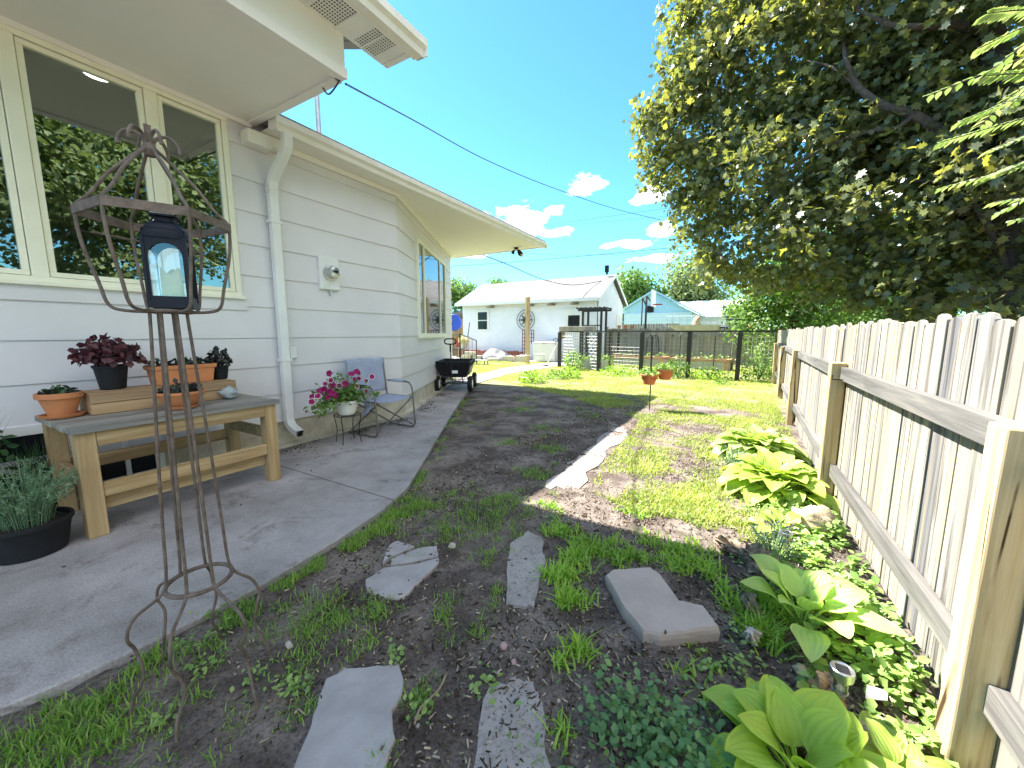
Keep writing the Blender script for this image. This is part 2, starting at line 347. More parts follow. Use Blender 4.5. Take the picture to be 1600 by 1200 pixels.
def concrete():
    m, nt, b = newmat('walkway concrete'); v = coord(nt)
    c = ramp(nt, noise_n(nt, 1.3, 8, .7, v), [(.3, (.19, .172, .16)), (.46, (.31, .285, .275)), (.6, (.40, .37, .365)), (.78, (.48, .45, .45))])
    st = ramp(nt, noise_n(nt, 3.1, 7, .75, v, .5), [(.34, (.38, .32, .28)), (.45, (1, 1, 1))])
    c = mixc(nt, .65, c, st, 'MULTIPLY')
    vo = N(nt, 'ShaderNodeTexVoronoi', feature='DISTANCE_TO_EDGE'); vo.inputs['Scale'].default_value = .33
    wv = N(nt, 'ShaderNodeVectorMath', operation='MULTIPLY_ADD'); nzc = N(nt, 'ShaderNodeTexNoise'); nzc.inputs['Scale'].default_value = 2.5; nzc.inputs['Detail'].default_value = 5
    nt.links.new(v, nzc.inputs['Vector']); nt.links.new(nzc.outputs['Color'], wv.inputs[0]); wv.inputs[1].default_value = (.35, .35, .35); nt.links.new(v, wv.inputs[2]); nt.links.new(wv.outputs[0], vo.inputs['Vector'])
    ck = ramp(nt, vo.outputs['Distance'], [(.0, (.55, .5, .47)), (.004, (1, 1, 1))])
    c = mixc(nt, .75, c, ck, 'MULTIPLY')
    sy = N(nt, 'ShaderNodeSeparateXYZ'); nt.links.new(v, sy.inputs[0])
    pp_ = N(nt, 'ShaderNodeMath', operation='PINGPONG'); pp_.inputs[1].default_value = .95; nt.links.new(sy.outputs[1], pp_.inputs[0])
    c = mixc(nt, .85, c, ramp(nt, pp_.outputs[0], [(.004, (.3, .26, .23)), (.009, (1, 1, 1))]), 'MULTIPLY')
    sp = ramp(nt, noise_n(nt, 120, 2, .5, v), [(.35, (.7, .68, .66)), (.6, (1.08, 1.08, 1.08))]); c = mixc(nt, .7, c, sp, 'MULTIPLY')
    nt.links.new(c, b.inputs['Base Color']); b.inputs['Roughness'].default_value = .85
    bump(nt, b, noise_n(nt, 70, 5, .7, v), .5, .004); return m
M['concrete'] = concrete()
def groundmat():
    m, nt, b = newmat('dirt and thin lawn soil'); v = coord(nt)
    c = ramp(nt, noise_n(nt, 2.6, 9, .72, v, .4), [(.3, (.062, .047, .040)), (.46, (.115, .092, .08)), (.6, (.24, .20, .175)), (.78, (.36, .31, .27))])
    sp = ramp(nt, noise_n(nt, 85, 3, .6, v), [(.32, (.45, .42, .4)), (.5, (1, 1, 1)), (.72, (1.35, 1.3, 1.2))]); c = mixc(nt, .9, c, sp, 'MULTIPLY')
    big = N(nt, 'ShaderNodeSeparateXYZ'); nt.links.new(v, big.inputs[0])
    # thin green cast where the lawn grows, further up the yard
    mr_ = N(nt, 'ShaderNodeMapRange'); mr_.inputs[1].default_value = 7.2; mr_.inputs[2].default_value = 9.0; nt.links.new(big.outputs[1], mr_.inputs[0])
    g = ramp(nt, noise_n(nt, 1.4, 7, .7, v), [(.3, (.30, .26, .15)), (.6, (.24, .28, .08)), (.8, (.36, .34, .16))])
    c = mixc(nt, mr_.outputs[0], c, g)
    nt.links.new(c, b.inputs['Base Color']); b.inputs['Roughness'].default_value = .95; b.inputs['Specular IOR Level'].default_value = .2
    n1 = noise_n(nt, 32, 8, .75, v); bump(nt, b, n1, .9, .02); return m
M['ground'] = groundmat()
def shingle(name, a, b2):
    m, nt, b = newmat(name); v = coord(nt)
    br = N(nt, 'ShaderNodeTexBrick'); br.inputs['Scale'].default_value = 1; br.inputs['Brick Width'].default_value = .33; br.inputs['Row Height'].default_value = .16; br.inputs['Mortar Size'].default_value = .008
    br.inputs['Color1'].default_value = tuple(a)+(1,); br.inputs['Color2'].default_value = tuple(b2)+(1,); br.inputs['Mortar'].default_value = tuple(x*.45 for x in a)+(1,)
    nt.links.new(v, br.inputs['Vector'])
    c = mixc(nt, .8, br.outputs[0], ramp(nt, noise_n(nt, 1.5, 6, .7, v), [(.3, (.75, .72, .7)), (.7, (1.15, 1.12, 1.1))]), 'MULTIPLY')
    nt.links.new(c, b.inputs['Base Color']); b.inputs['Roughness'].default_value = .9
    bump(nt, b, noise_n(nt, 60, 3, .6, v), .5, .01); return m
M['shingle'] = shingle('pale grey shingles', (.15, .15, .15), (.22, .22, .22))
M['shingledark'] = shingle('brown grey shingles', (.20, .18, .17), (.27, .25, .23))
def lapped(name, c, step):
    m, nt, b = newmat(name); v = coord(nt); s = N(nt, 'ShaderNodeSeparateXYZ'); nt.links.new(v, s.inputs[0])
    md = N(nt, 'ShaderNodeMath', operation='PINGPONG'); md.inputs[1].default_value = step/2; nt.links.new(s.outputs[2], md.inputs[0])
    cc = ramp(nt, md.outputs[0], [(0, tuple(x*.7 for x in c)), (.012, c)])
    nt.links.new(cc, b.inputs['Base Color']); b.inputs['Roughness'].default_value = .6; return m
M['bluelap'] = lapped('pale blue lap siding', (.52, .70, .80), .22)

M['mapleleaf'] = leafmat('maple leaf', (.11, .13, .085), (.17, .20, .11), (.30, .32, .12), .48, .30, (1.6, 1.5, .5), .6)
M['brightleaf'] = leafmat('bright tree leaf', (.09, .17, .045), (.13, .23, .06), (.19, .29, .09), .35, .5)
M['paleleaf'] = leafmat('pale tree leaf', (.13, .18, .08), (.19, .24, .11), (.25, .30, .15), .35, .55)
M['sumac'] = leafmat('sumac leaf', (.20, .30, .13), (.30, .38, .21), (.46, .50, .36), .3, .4)
M['hosta'] = leafmat('gold hosta leaf', (.24, .40, .06), (.33, .49, .085), (.43, .54, .13), .30, .42, (1.4, 1.35, .6), .4)
M['hostagreen'] = leafmat('green hosta leaf', (.15, .29, .035), (.20, .35, .045), (.27, .40, .06), .30, .42, (1.4, 1.35, .6), .4)
M['hostabig'] = leafmat('chartreuse hosta leaf', (.34, .51, .06), (.43, .59, .08), (.50, .61, .12), .34, .42)
M['hostafar'] = leafmat('cream green hosta leaf', (.22, .36, .07), (.30, .43, .10), (.52, .58, .28), .30, .45)
M['hostafront'] = leafmat('lime striped hosta leaf', (.30, .50, .09), (.42, .60, .14), (.60, .70, .32), .34, .42)
M['hostapale'] = leafmat('cream edged hosta leaf', (.26, .42, .12), (.36, .50, .17), (.55, .60, .30), .30, .45)
M['grass'] = leafmat('grass blade', (.13, .26, .04), (.20, .36, .06), (.32, .42, .11), .35, .5)
M['lawn'] = leafmat('lawn blade', (.22, .30, .06), (.33, .40, .09), (.52, .48, .22), .35, .55)
M['crab'] = leafmat('crabgrass blade', (.20, .36, .05), (.27, .45, .06), (.34, .48, .09), .35, .45)
M['clover'] = leafmat('clover leaf', (.20, .30, .09), (.30, .41, .14), (.46, .52, .26), .32, .5)
M['cover'] = leafmat('ground cover leaf', (.15, .26, .07), (.23, .36, .10), (.36, .46, .17), .32, .5)
M['bindweed'] = leafmat('blue green weed leaf', (.10, .21, .08), (.15, .28, .11), (.20, .33, .14), .3, .5)
M['rosemary'] = leafmat('silvery green needle', (.10, .19, .11), (.17, .28, .17), (.28, .38, .27), .25, .6)
M['darkgreen'] = leafmat('dark green leaf', (.03, .08, .035), (.05, .12, .05), (.07, .16, .06), .3, .5)
M['coleus'] = leafmat('burgundy leaf', (.045, .012, .022), (.10, .03, .045), (.17, .07, .08), .3, .45, (1.4, .8, .9))
M['blackleaf'] = leafmat('near black leaf', (.012, .014, .018), (.03, .035, .03), (.06, .06, .05), .2, .4)
M['petal'] = leafmat('magenta petal', (.22, .008, .10), (.36, .015, .16), (.50, .03, .22), .35, .6, (1.3, .7, 1.1))
M['petalwhite'] = leafmat('white petal edge', (.7, .6, .66), (.8, .75, .78), None, .3, .6, (1, 1, 1))
M['yellowfl'] = leafmat('cream straw leaf', (.55, .50, .30), (.66, .58, .36), None, .3, .6, (1, 1, 1))
M['lav'] = leafmat('lavender floret', (.28, .24, .50), (.40, .36, .62), None, .3, .6, (1, 1, 1))
M['litter'] = leafmat('dry litter', (.03, .022, .016), (.07, .05, .038), (.16, .12, .09), 0.0, .9, spec=.2)
M['chips'] = leafmat('mulch chip', (.025, .018, .013), (.10, .07, .05), (.50, .42, .33), 0.0, .9, spec=.2)
M['pebble'] = leafmat('pebble', (.14, .11, .09), (.24, .19, .16), (.5, .45, .4), 0.0, .8, spec=.2)

# leaf outlines
OVAL = ([(0, 0, 0), (.28, .28, .05), (.33, .6, .06), (0, 1, -.05), (-.33, .6, .06), (-.28, .28, .05), (0, .5, 0)], [(0, 1, 2, 6), (6, 2, 3), (0, 6, 4, 5), (6, 3, 4)])
MAPLE = ([(0, 0, 0), (.30, -.10, .04), (.25, .12, .02), (.55, .28, -.05), (.30, .42, .03), (.34, .66, .02), (.12, .62, .03), (0, 1, -.08),
          (-.12, .62, .03), (-.34, .66, .02), (-.30, .42, .03), (-.55, .28, -.05), (-.25, .12, .02), (-.30, -.10, .04), (0, .4, -.02)],
         [(14, 0, 1, 2), (14, 2, 3, 4), (14, 4, 5, 6), (14, 6, 7, 8), (14, 8, 9, 10), (14, 10, 11, 12), (14, 12, 13, 0)])
BLADE = ([(-.5, 0, 0), (.5, 0, 0), (.38, .18, .55), (-.38, .18, .55), (0, .55, 1)], [(0, 1, 2, 3), (3, 2, 4)])
def blades(name, P, hts, wid, mat, lean=1.0, parent=None, tagk=None):
    n = len(P); a = rng.uniform(0, 2*PI, n); h = np.asarray(hts); lx = rng.uniform(.1, 1.5, n)*lean
    c, s = np.cos(a), np.sin(a)
    w = wid*rng.uniform(.7, 1.3, n)
    MM = np.zeros((n, 3, 3)); MM[:, 0, 0] = c*w; MM[:, 1, 0] = s*w
    MM[:, 0, 1] = -s*h*lx; MM[:, 1, 1] = c*h*lx; MM[:, 2, 2] = h
    MM[:, 2, 1] = -h*.12*lx
    return scatter(name, BLADE[0], BLADE[1], MM, P, mat, parent)
def leafset(name, tmpl, C, nrm, sc, mat, parent=None):
    n = len(C); return scatter(name, tmpl[0], tmpl[1], frames(nrm, rng.uniform(0, 2*PI, n), sc), C, mat, parent)

def inpoly(x, y, poly):
    r = False; j = len(poly)-1
    for i in range(len(poly)):
        xi, yi = poly[i][0], poly[i][1]; xj, yj = poly[j][0], poly[j][1]
        if (yi > y) != (yj > y) and x < (xj-xi)*(y-yi)/(yj-yi)+xi: r = not r
        j = i
    return r

# ------------------------------------------------------------ the ground, walkway, path
WX = -4.2
BEND = Vector((WX, 4.03)); WEND = Vector((-6.30, 7.82))
WALK = [(-4.3, -3), (-2.3, -3), (-2.06, -.6), (-2.02, .12), (-1.97, .3), (-1.94, .5), (-1.93, .87), (-1.98, 1.32), (-2.06, 1.77), (-2.19, 2.12), (-2.42, 2.5), (-3.6, 4.4), (-5.40, 7.42), (-6.25, 8.9), (-6.9, 8.9), (-6.28, 7.8), (-4.22, 4.0)]
def gh(x, y):
    d = math.hypot(x, y-2)
    a = max(0, 1-d/13)
    h = mn.fractal(Vector((x*1.3, y*1.3, 0)), .8, 2.1, 5)*.022*a+mn.noise(Vector((x*9, y*9, 3)))*.006*a
    if x < -1.6 and inpoly(x, y, WALK): h -= .06
    return h-.004
def axis(lo, hi, step, far):
    a = list(np.arange(lo, hi, step)); o = []; s = step; v = lo
    while v > -far: s *= 1.35; v -= s; o.append(v)
    o = o[::-1]; s = step; v = a[-1]; p = []
    while v < far: s *= 1.35; v += s; p.append(v)
    return o+a+p
xs = axis(-3.4, 1.0, .03, 700); ys = axis(.2, 8.0, .03, 700)
gm = MB(); gm.v = [(x, y, gh(x, y) if abs(x) < 20 and abs(y) < 20 else 0) for y in ys for x in xs]
nx = len(xs); gm.f = [(j*nx+i, j*nx+i+1, (j+1)*nx+i+1, (j+1)*nx+i) for j in range(len(ys)-1) for i in range(nx-1)]
tag(gm.build('ground', M['ground'], smooth='all'), kind='structure')
wm = MB().prism(WALK, -.12, .025)
tag(wm.build('walkway', M['concrete'], bevel=.008), kind='structure')
# buried strips of old path; last outline: pale slab standing in for bare dirt
def irregular(pts, jit=.02, n=4):
    P = [Vector(p).to_2d() for p in pts]; out = []
    for i in range(len(P)):
        a = P[i]; b = P[(i+1) % len(P)]
        for k in range(n): q = a.lerp(b, k/n); out.append((q.x+random.uniform(-jit, jit), q.y+random.uniform(-jit, jit)))
    return out
PATHS = [[(735, 1230), (765, 1075), (800, 1062), (832, 1066), (848, 1110), (862, 1230)], [(788, 945), (800, 850), (825, 832), (846, 840), (850, 890), (838, 950)],
         [(852, 762), (905, 712), (960, 668), (985, 672), (950, 705), (900, 764)]]
PW = [[G(*p) for p in q] for q in PATHS]
pm = MB()
for k, q in enumerate(PW): pm.prism(irregular(q, (.012, .012, .045)[k], 6), -.05, .006)
tag(pm.build('path', M['slab']), kind='structure')
PAVE = [G(742, 600), G(800, 583), G(900, 568), G(886, 564), G(790, 575), G(725, 592)]
tag(MB().prism([p.to_2d() for p in PAVE], -.05, .012).build('path', M['concrete']), kind='structure')
PATIO = [(-16, 14.0), (-11.2, 14.2), (-7.6, 14.6), (-7.1, 15.2), (-5.2, 15.2), (-5.2, 16.1), (-16, 16.1)]
tag(MB().prism(PATIO, -.05, .02).build('patio', M['concrete']), kind='structure')

# ------------------------------------------------------------ the house
house = empty('house', (-5.5, 1.5, 0), 'pale lap sided house with cream windows and deep eaves along the walkway', 'house')
HO = Vector((-5.5, 1.5, 0))
def hb(mb, name, mat, parent=house, **k):
    mb.v = [(v[0]-HO.x, v[1]-HO.y, v[2]) for v in mb.v]
    return mb.build(name, mat, parent, **k)
ZL = [.30, .60, .90, 1.20, 1.51, 1.81, 2.11, 2.42, 2.72, 3.02, 3.32]
wdir = (WEND-BEND).normalized(); wnor = Vector((wdir.y, -wdir.x))        # outward normal of the angled wall
bis = (Vector((1, 0))+wnor).normalized(); bis = bis/bis.dot(Vector((1, 0)))
endout = (wnor+Vector((0, 1))).normalized(); endout = endout/endout.dot(wnor)
sid = MB()
for k in range(len(ZL)-1):
    z0, z1 = ZL[k], ZL[k+1]; z1 = min(z1, 3.3)
    runs = [(-3.0, True)]
    ya = -3.0
    if z0 >= 1.5: ya = 1.985
    o0, o1 = .016, .002
    a = Vector((WX, ya))
    P = [(a, Vector((1, 0))), (BEND, bis), (WEND, endout), (Vector((-14, WEND.y)), Vector((0, 1)))]
    if k == 4:      # course broken by the window panel
        pass
    for i in range(len(P)-1):
        p, n = P[i]; q, m = P[i+1]
        p0 = p+n*o0; q0 = q+m*o0; p1 = p+n*o1; q1 = q+m*o1
        sid.add([(p0.x, p0.y, z0), (q0.x, q0.y, z0), (q1.x, q1.y, z1+.004), (p1.x, p1.y, z1+.004), (p1.x-.03*n.x, p1.y-.03*n.y, z0), (q1.x-.03*m.x, q1.y-.03*m.y, z0)],
                [(0, 1, 2, 3), (4, 5, 1, 0)])
# flat panel below the big window and strip above it
sid.box((WX-.02, -3, 1.47), (WX+.022, 2.03, 1.585))
sid.box((WX-.02, -3, 3.215), (WX+.012, 2.05, 3.3))
hb(sid, 'wall', M['siding'])
fd = MB()
fo = -.012
P = [Vector((WX+fo, -3)), BEND+bis*fo, WEND+endout*fo, Vector((-14, WEND.y+fo))]
for i in range(3):
    p, q = P[i], P[i+1]
    if i == 0:
        for (ya, yb, za, zb) in [(-3, -.5, -.1, .31), (-.5, 4.1, -.1, .31)]:
            fd.add([(p.x, ya, za), (p.x, min(yb, q.y), za), (p.x, min(yb, q.y), zb), (p.x, ya, zb)], [(0, 1, 2, 3)])
    else:
        fd.add([(p.x, p.y, -.1), (q.x, q.y, -.1), (q.x, q.y, .31), (p.x, p.y, .31)], [(0, 1, 2, 3)])
# ragged render ledge at its foot
fp = [(-4.13, -3), (-4.10, 2), (-4.12, 3.99), (-5.2, 6.0), (-6.2, 7.83), (-6.5, 7.83), (-4.3, 4.0), (-4.3, -3)]
fd.prism(fp, -.1, .055)
hb(fd, 'foundation', M['found'])

def window(y0, y1, z0, z1, bars, name='window', extra=0):
    """main wall window: outer frame, sashes, panes"""
    w = MB(); t = .045
    w.box((WX-.05, y0, z0), (WX+.035, y1, z0+t)); w.box((WX-.05, y0, z1-t), (WX+.035, y1, z1))
    w.box((WX-.05, y0, z0+t), (WX+.033, y0+t, z1-t)); w.box((WX-.05, y1-t, z0+t), (WX+.033, y1, z1-t))
    fr = None
    ys_ = [y0+t]+[b for b in bars]+[y1-t]
    for b in bars: w.box((WX-.05, b-.04, z0+t), (WX+.031, b+.04, z1-t))
    fr = hb(w, name, M['sash'], bevel=.004)
    for i in range(len(ys_)-1):
        a = ys_[i]+(.04 if i else 0); b = ys_[i+1]-(.04 if i < len(bars) else 0)
        s = MB(); q = .038; za, zb = z0+t, z1-t
        s.box((WX-.03, a+.004, za+.004), (WX+.018, b-.004, za+q)); s.box((WX-.03, a+.004, zb-q), (WX+.018, b-.004, zb-.004))
        s.box((WX-.03, a+.004, za+q), (WX+.016, a+q, zb-q)); s.box((WX-.03, b-q, za+q), (WX+.016, b-.004, zb-q))
        sash = s.build('sash', M['sash'], fr, bevel=.003); s2 = None
        sash.data.transform(Matrix.Translation((-HO.x, -HO.y, 0)))
        g = MB().box((WX-.012, a+q-.003, za+q-.003), (WX-.006, b-q+.003, zb-q+.003))
        gg = g.build('pane', M['glass'], fr); gg.data.transform(Matrix.Translation((-HO.x, -HO.y, 0)))
    return fr
window(-1.6, 1.99, 1.59, 3.21, [-.5, .735, 1.45])
sill = MB().box((WX, -1.6, 1.572), (WX+.055, 2.01, 1.60)); hb(sill, 'window_sill', M['sash'], bevel=.004)
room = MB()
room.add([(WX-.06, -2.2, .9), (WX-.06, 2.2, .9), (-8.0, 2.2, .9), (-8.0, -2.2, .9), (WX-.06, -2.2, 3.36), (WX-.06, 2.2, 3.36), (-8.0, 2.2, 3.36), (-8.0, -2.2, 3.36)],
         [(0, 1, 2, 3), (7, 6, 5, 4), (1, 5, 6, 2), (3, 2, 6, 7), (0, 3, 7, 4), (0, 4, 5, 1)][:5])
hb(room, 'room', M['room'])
cl = MB().lathe([(.085, 0), (.085, .012)], 24, (-4.62, 1.28, 3.32)); hb(cl, 'ceiling_lamp', M['lamp'])

# window in the angled wall
def aw(s, z, o): p = BEND+wdir*s+wnor*o; return (p.x, p.y, z)
def abox(mb, s0, s1, z0, z1, o0, o1):
    mb.add([aw(s0, z0, o0), aw(s1, z0, o0), aw(s1, z0, o1), aw(s0, z0, o1), aw(s0, z1, o0), aw(s1, z1, o0), aw(s1, z1, o1), aw(s0, z1, o1)],
           [(0, 1, 2, 3), (7, 6, 5, 4), (0, 4, 5, 1), (1, 5, 6, 2), (2, 6, 7, 3), (3, 7, 4, 0)])
S0, S1, Z0, Z1 = .99, 3.42, 1.19, 2.80
w = MB()
abox(w, S0, S1, Z0, Z0+.05, 0, .05); abox(w, S0, S1, Z1-.05, Z1, 0, .05); abox(w, S0, S0+.07, Z0+.05, Z1-.05, 0, .048); abox(w, S1-.07, S1, Z0+.05, Z1-.05, 0, .048)
for a in (1.40, 2.78): abox(w, a, a+.06, Z0+.05, Z1-.05, 0, .045)
fr = hb(w, 'window', M['sash'])
g = MB(); abox(g, S0+.07, 1.40, Z0+.05, Z1-.05, 0, .022); abox(g, 1.46, 2.78, Z0+.05, Z1-.05, 0, .025); abox(g, 2.84, S1-.07, Z0+.05, Z1-.05, 0, .022)
M['mirrorglass'] = darkglass('bright reflecting glass', 3.2)
gg = g.build('pane', M['mirrorglass'], fr); gg.data.transform(Matrix.Translation((-HO.x, -HO.y, 0)))
w = MB(); abox(w, S0-.03, S1+.03, Z0-.035, Z0, 0, .07); hb(w, 'window_sill', M['sash'])

# basement windows
for (a, b, zt) in ((-.25, .68, .60), (.86, 1.22, .52)):
    w = MB(); x0 = WX-.03; x1 = WX+.03
    w.box((x0, a-.05, zt-.05), (x1, b+.05, zt+.02)); w.box((x0, a-.05, .06), (x1, b+.05, .11))
    w.box((x0, a-.05, .11), (x1-.002, a+.01, zt-.05)); w.box((x0, b-.01, .11), (x1-.002, b+.05, zt-.05))
    w.box((x0, (a+b)/2-.015, .11), (x1-.004, (a+b)/2+.015, zt-.05))
    f = hb(w, 'basement_window', M['white'], bevel=.003)
    g = MB().box((WX, a+.01, .11), (WX+.012, b-.01, zt-.05)).build('pane', M['darkglass'], f); g.data.transform(Matrix.Translation((-HO.x, -HO.y, 0)))

# box soffit over the big window, beam, vented soffit, gutter
b = MB(); b.box((WX-.1, -3, 3.24), (-2.80, 2.20, 3.27))
hb(b, 'soffit', M['soffit'])
b = MB(); b.box((WX, -3, 3.20), (WX+.05, 2.195, 3.239)); b.box((WX+.05, 2.16, 3.225), (-2.84, 2.205, 3.2395)); hb(b, 'trim', M['trim'])
b = MB(); b.box((-2.86, -3, 3.225), (-2.79, 2.215, 3.56)); b.box((-2.792, -3, 3.222), (-2.775, 2.22, 3.30)); b.box((-5.6, 2.205, 3.23), (-2.862, 2.235, 3.8)); hb(b, 'beam', M['trim'], bevel=.003)
b = MB(); b.box((-2.80, -3, 3.545), (-2.50, 2.66, 3.565))
for i in range(24):
    y = 2.60-i*.235; b.box((-2.79, y, 3.538), (-2.50, y+.014, 3.546))
hb(b, 'vented_soffit', M['white'])
v = MB()
for i in range(12):
    y0 = 2.50-i*.37
    for a in range(9):
        for c in range(10):
            px_, py_ = -2.76+a*.028, y0-.205+c*.021
            v.box((px_, py_, 3.5435), (px_+.013, py_+.011, 3.5445))
hb(v, 'soffit_vent', M['darkmesh'])
def gutter(mb, x, y0, y1, zb, w=.12, h=.12):
    # K style profile, opening upwards
    pr = [(0, h), (0, 0), (w*.62, 0), (w*.72, h*.35), (w*.98, h*.55), (w, h), (w*.93, h), (w*.9, h*.6), (w*.62, h*.4), (w*.55, .012), (.012, .012), (.012, h)]
    pts = [(x+a, y0, zb+c) for a, c in pr]; mb.extr(pts, (0, y1-y0, 0))
    mb.box((x, y0-.006, zb), (x+w*.96, y0+.004, zb+h*.96)); mb.box((x, y1-.004, zb), (x+w*.96, y1+.006, zb+h*.96))
b = MB(); gutter(b, -2.485, -3, 2.70, 3.53); hb(b, 'gutter', M['gutter'])
b = MB(); b.box((-2.505, -3, 3.53), (-2.486, 2.68, 3.68)); hb(b, 'fascia', M['trim'])
def roof(x0, z0, y0, y1, run, slope):
    m = MB(); dz = run*slope; t = .05
    pts = [(x0, y0, z0), (x0-run, y0, z0+dz), (x0-2*run, y0, z0), (x0-2*run, y0, z0+t), (x0-run, y0, z0+dz+t), (x0, y0, z0+t)]
    return m.extr(pts, (0, y1-y0, 0))
rm = roof(-2.45, 3.63, -3.1, 2.74, 4.2, .33); hb(rm, 'roof', M['shingledark'])
# low wing eave
b = MB(); sz = 3.17
b.add([(-3.93, 2.24, sz), (-3.93, 8.14, sz), (-10, 8.14, sz), (-10, 7.7, sz), (WEND.x, WEND.y, sz), (BEND.x, BEND.y, sz), (WX, 2.24, sz)], [(0, 1, 2, 3, 4, 5, 6)])
b.box((-3.95, 2.24, sz-.012), (-3.93, 8.14, sz+.15)); b.box((-10, 8.14, sz-.012), (-3.93, 8.16, sz+.15))
hb(b, 'soffit', M['soffit'])
b = MB()
P = [Vector((WX, 2.24)), BEND, WEND]; nn = [Vector((1, 0)), bis, endout]
for i in range(2):
    p, q = P[i], P[i+1]; a, c = p+nn[i]*.02, q+nn[i+1]*.02; a2, c2 = p+nn[i]*.045, q+nn[i+1]*.045
    b.add([(a.x, a.y, 3.11), (c.x, c.y, 3.11), (c2.x, c2.y, 3.11), (a2.x, a2.y, 3.11), (a.x, a.y, 3.168), (c.x, c.y, 3.168), (c2.x, c2.y, 3.168), (a2.x, a2.y, 3.168)],
          [(0, 1, 2, 3), (7, 6, 5, 4), (0, 4, 5, 1), (1, 5, 6, 2), (2, 6, 7, 3), (3, 7, 4, 0)])
hb(b, 'trim', M['trim'])
b = MB(); gutter(b, -3.928, 2.25, 8.2, 3.14, .115, .12); hb(b, 'gutter', M['gutter'])
hb(roof(-3.88, 3.26, 2.2, 8.24, 4.6, .22), 'roof', M['shingledark'])
# gable fill of the upper block above the wing
b = MB(); b.add([(-2.9, 2.2, 3.5), (-10.6, 2.2, 3.5), (-6.65, 2.2, 4.95)], [(0, 1, 2)]); hb(b, 'gable', M['siding'])
# frieze block and downspout
b = MB(); b.box((WX+.018, 2.10, 3.02), (WX+.16, 2.32, 3.14)); b.box((WX+.018, 2.2, 3.06), (WX+.12, 2.45, 3.165)); hb(b, 'eave_block', M['gutter'], bevel=.006)
def rtube(mb, pts, w, h, n=4):
    pts = [Vector(p) for p in pts]; vs = []
    for i, p in enumerate(pts):
        d = (pts[min(i+1, len(pts)-1)]-pts[max(i-1, 0)]).normalized(); y = Vector((0, 1, 0)); x = y.cross(d).normalized()
        y = d.cross(x)
        vs += [p-x*w/2-y*h/2, p+x*w/2-y*h/2, p+x*w/2+y*h/2, p-x*w/2+y*h/2]
    fs = [(3, 2, 1, 0)]
    for i in range(len(pts)-1):
        for k in range(4): fs.append((i*4+k, i*4+(k+1) % 4, i*4+4+(k+1) % 4, i*4+4+k))
    return mb.add(vs, fs)
dp = spline([(-3.87, 2.36, 3.15), (-3.87, 2.36, 3.06), (-3.90, 2.355, 2.99), (-4.06, 2.34, 2.83), (-4.125, 2.335, 2.74), (-4.13, 2.33, 2.6)], 4)
dp += [Vector((-4.13, 2.325, 1.0))]+spline([(-4.13, 2.32, .40), (-4.125, 2.32, .30), (-4.08, 2.325, .235), (-3.96, 2.33, .185)], 4)
b = rtube(MB(), dp, .065, .085)
ds = hb(b, 'downspout', M['white'], bevel=.006)
o = MB().bar((-3.958, 2.33, .1842), (-3.954, 2.3302, .1825), .052, .068).build('outlet_dark_face', M['dark'], ds); o.data.transform(Matrix.Translation((-HO.x, -HO.y, 0)))  # dark face over the spout end, standing for the shade inside
for z in (2.35, .95):
    o = MB().box((-4.17, 2.27, z), (-4.092, 2.385, z+.03)).build('bracket', M['white'], ds); o.data.transform(Matrix.Translation((-HO.x, -HO.y, 0)))
b = MB()
for i in range(5): b.box((-4.17, 2.28, 2.62+i*.022), (-4.094, 2.375, 2.63+i*.022))
o = b.build('crimped_elbow', M['white'], ds); o.data.transform(Matrix.Translation((-HO.x, -HO.y, 0)))
# meter
b = MB(); b.box((WX, 2.81, 1.75), (WX+.05, 3.06, 2.13)); mt = hb(b, 'electric_meter', M['white'], bevel=.01)
b = MB(); b.lathe([(.085, 0), (.085, .03), (.07, .034), (.072, .06), (.062, .10), (.045, .108)], 32)
mv = Matrix.Translation((WX+.05-HO.x, 2.935-HO.y, 1.94)) @ Matrix.Rotation(PI/2, 4, 'Y')
o = b.build('meter_dial', M['steel'], mt, smooth=True); o.data.transform(mv)
b = MB(); b.box((-.02, -.03, .109), (.005, .03, .112)); o = b.build('display', M['dark'], mt); o.data.transform(mv)
b = MB(); b.tube([(WX+.03, 2.94, 1.75), (WX+.03, 2.94, 1.68)], .012); o = hb(b, 'conduit_stub', M['steel'])
b = MB(); b.box((WX+.012, 2.40, .975), (WX+.05, 2.475, 1.10)); hb(b, 'outlet_cover', M['white'], bevel=.006)
# mast pipe on the wing roof
b = MB(); b.tube([(-5.5, 3.85, 3.5), (-5.5, 3.85, 5.2)], .035, 12); hb(b, 'roof_pipe', M['galv'], smooth=True)
# flood lights under the far eave
fl = empty('floodlight', (-4.45, 7.9, 3.17), 'black twin floodlight hanging under the far corner of the house eave', 'floodlight')
b = MB(); b.lathe([(.05, -.03), (.05, 0)], 16); b.tube([(0, 0, -.02), (0, 0, -.06)], .012); b.build('base', M['dark'], fl, smooth=True)
b = MB(); b.lathe([(.02, 0), (.045, -.05), (.06, -.13), (.05, -.135)], 16); o = b.build('lamp_head', M['dark'], fl, smooth=True, loc=(.04, 0, -.05)); o.rotation_euler = (0, -.6, .4)
b = MB(); b.lathe([(.012, 0), (.03, -.04), (.04, -.09), (.03, -.10)], 16); o = b.build('lamp_head', M['dark'], fl, smooth=True, loc=(-.05, 0, -.04)); o.rotation_euler = (0, .5, 0)
b = MB(); b.lathe([(.053, -.134), (.056, -.15), (.04, -.17), (.01, -.175)], 16); o2 = b.build('lens', M['steel'], o, smooth=True); o2.parent = [c for c in fl.children if c.name.startswith('lamp_head')][0]

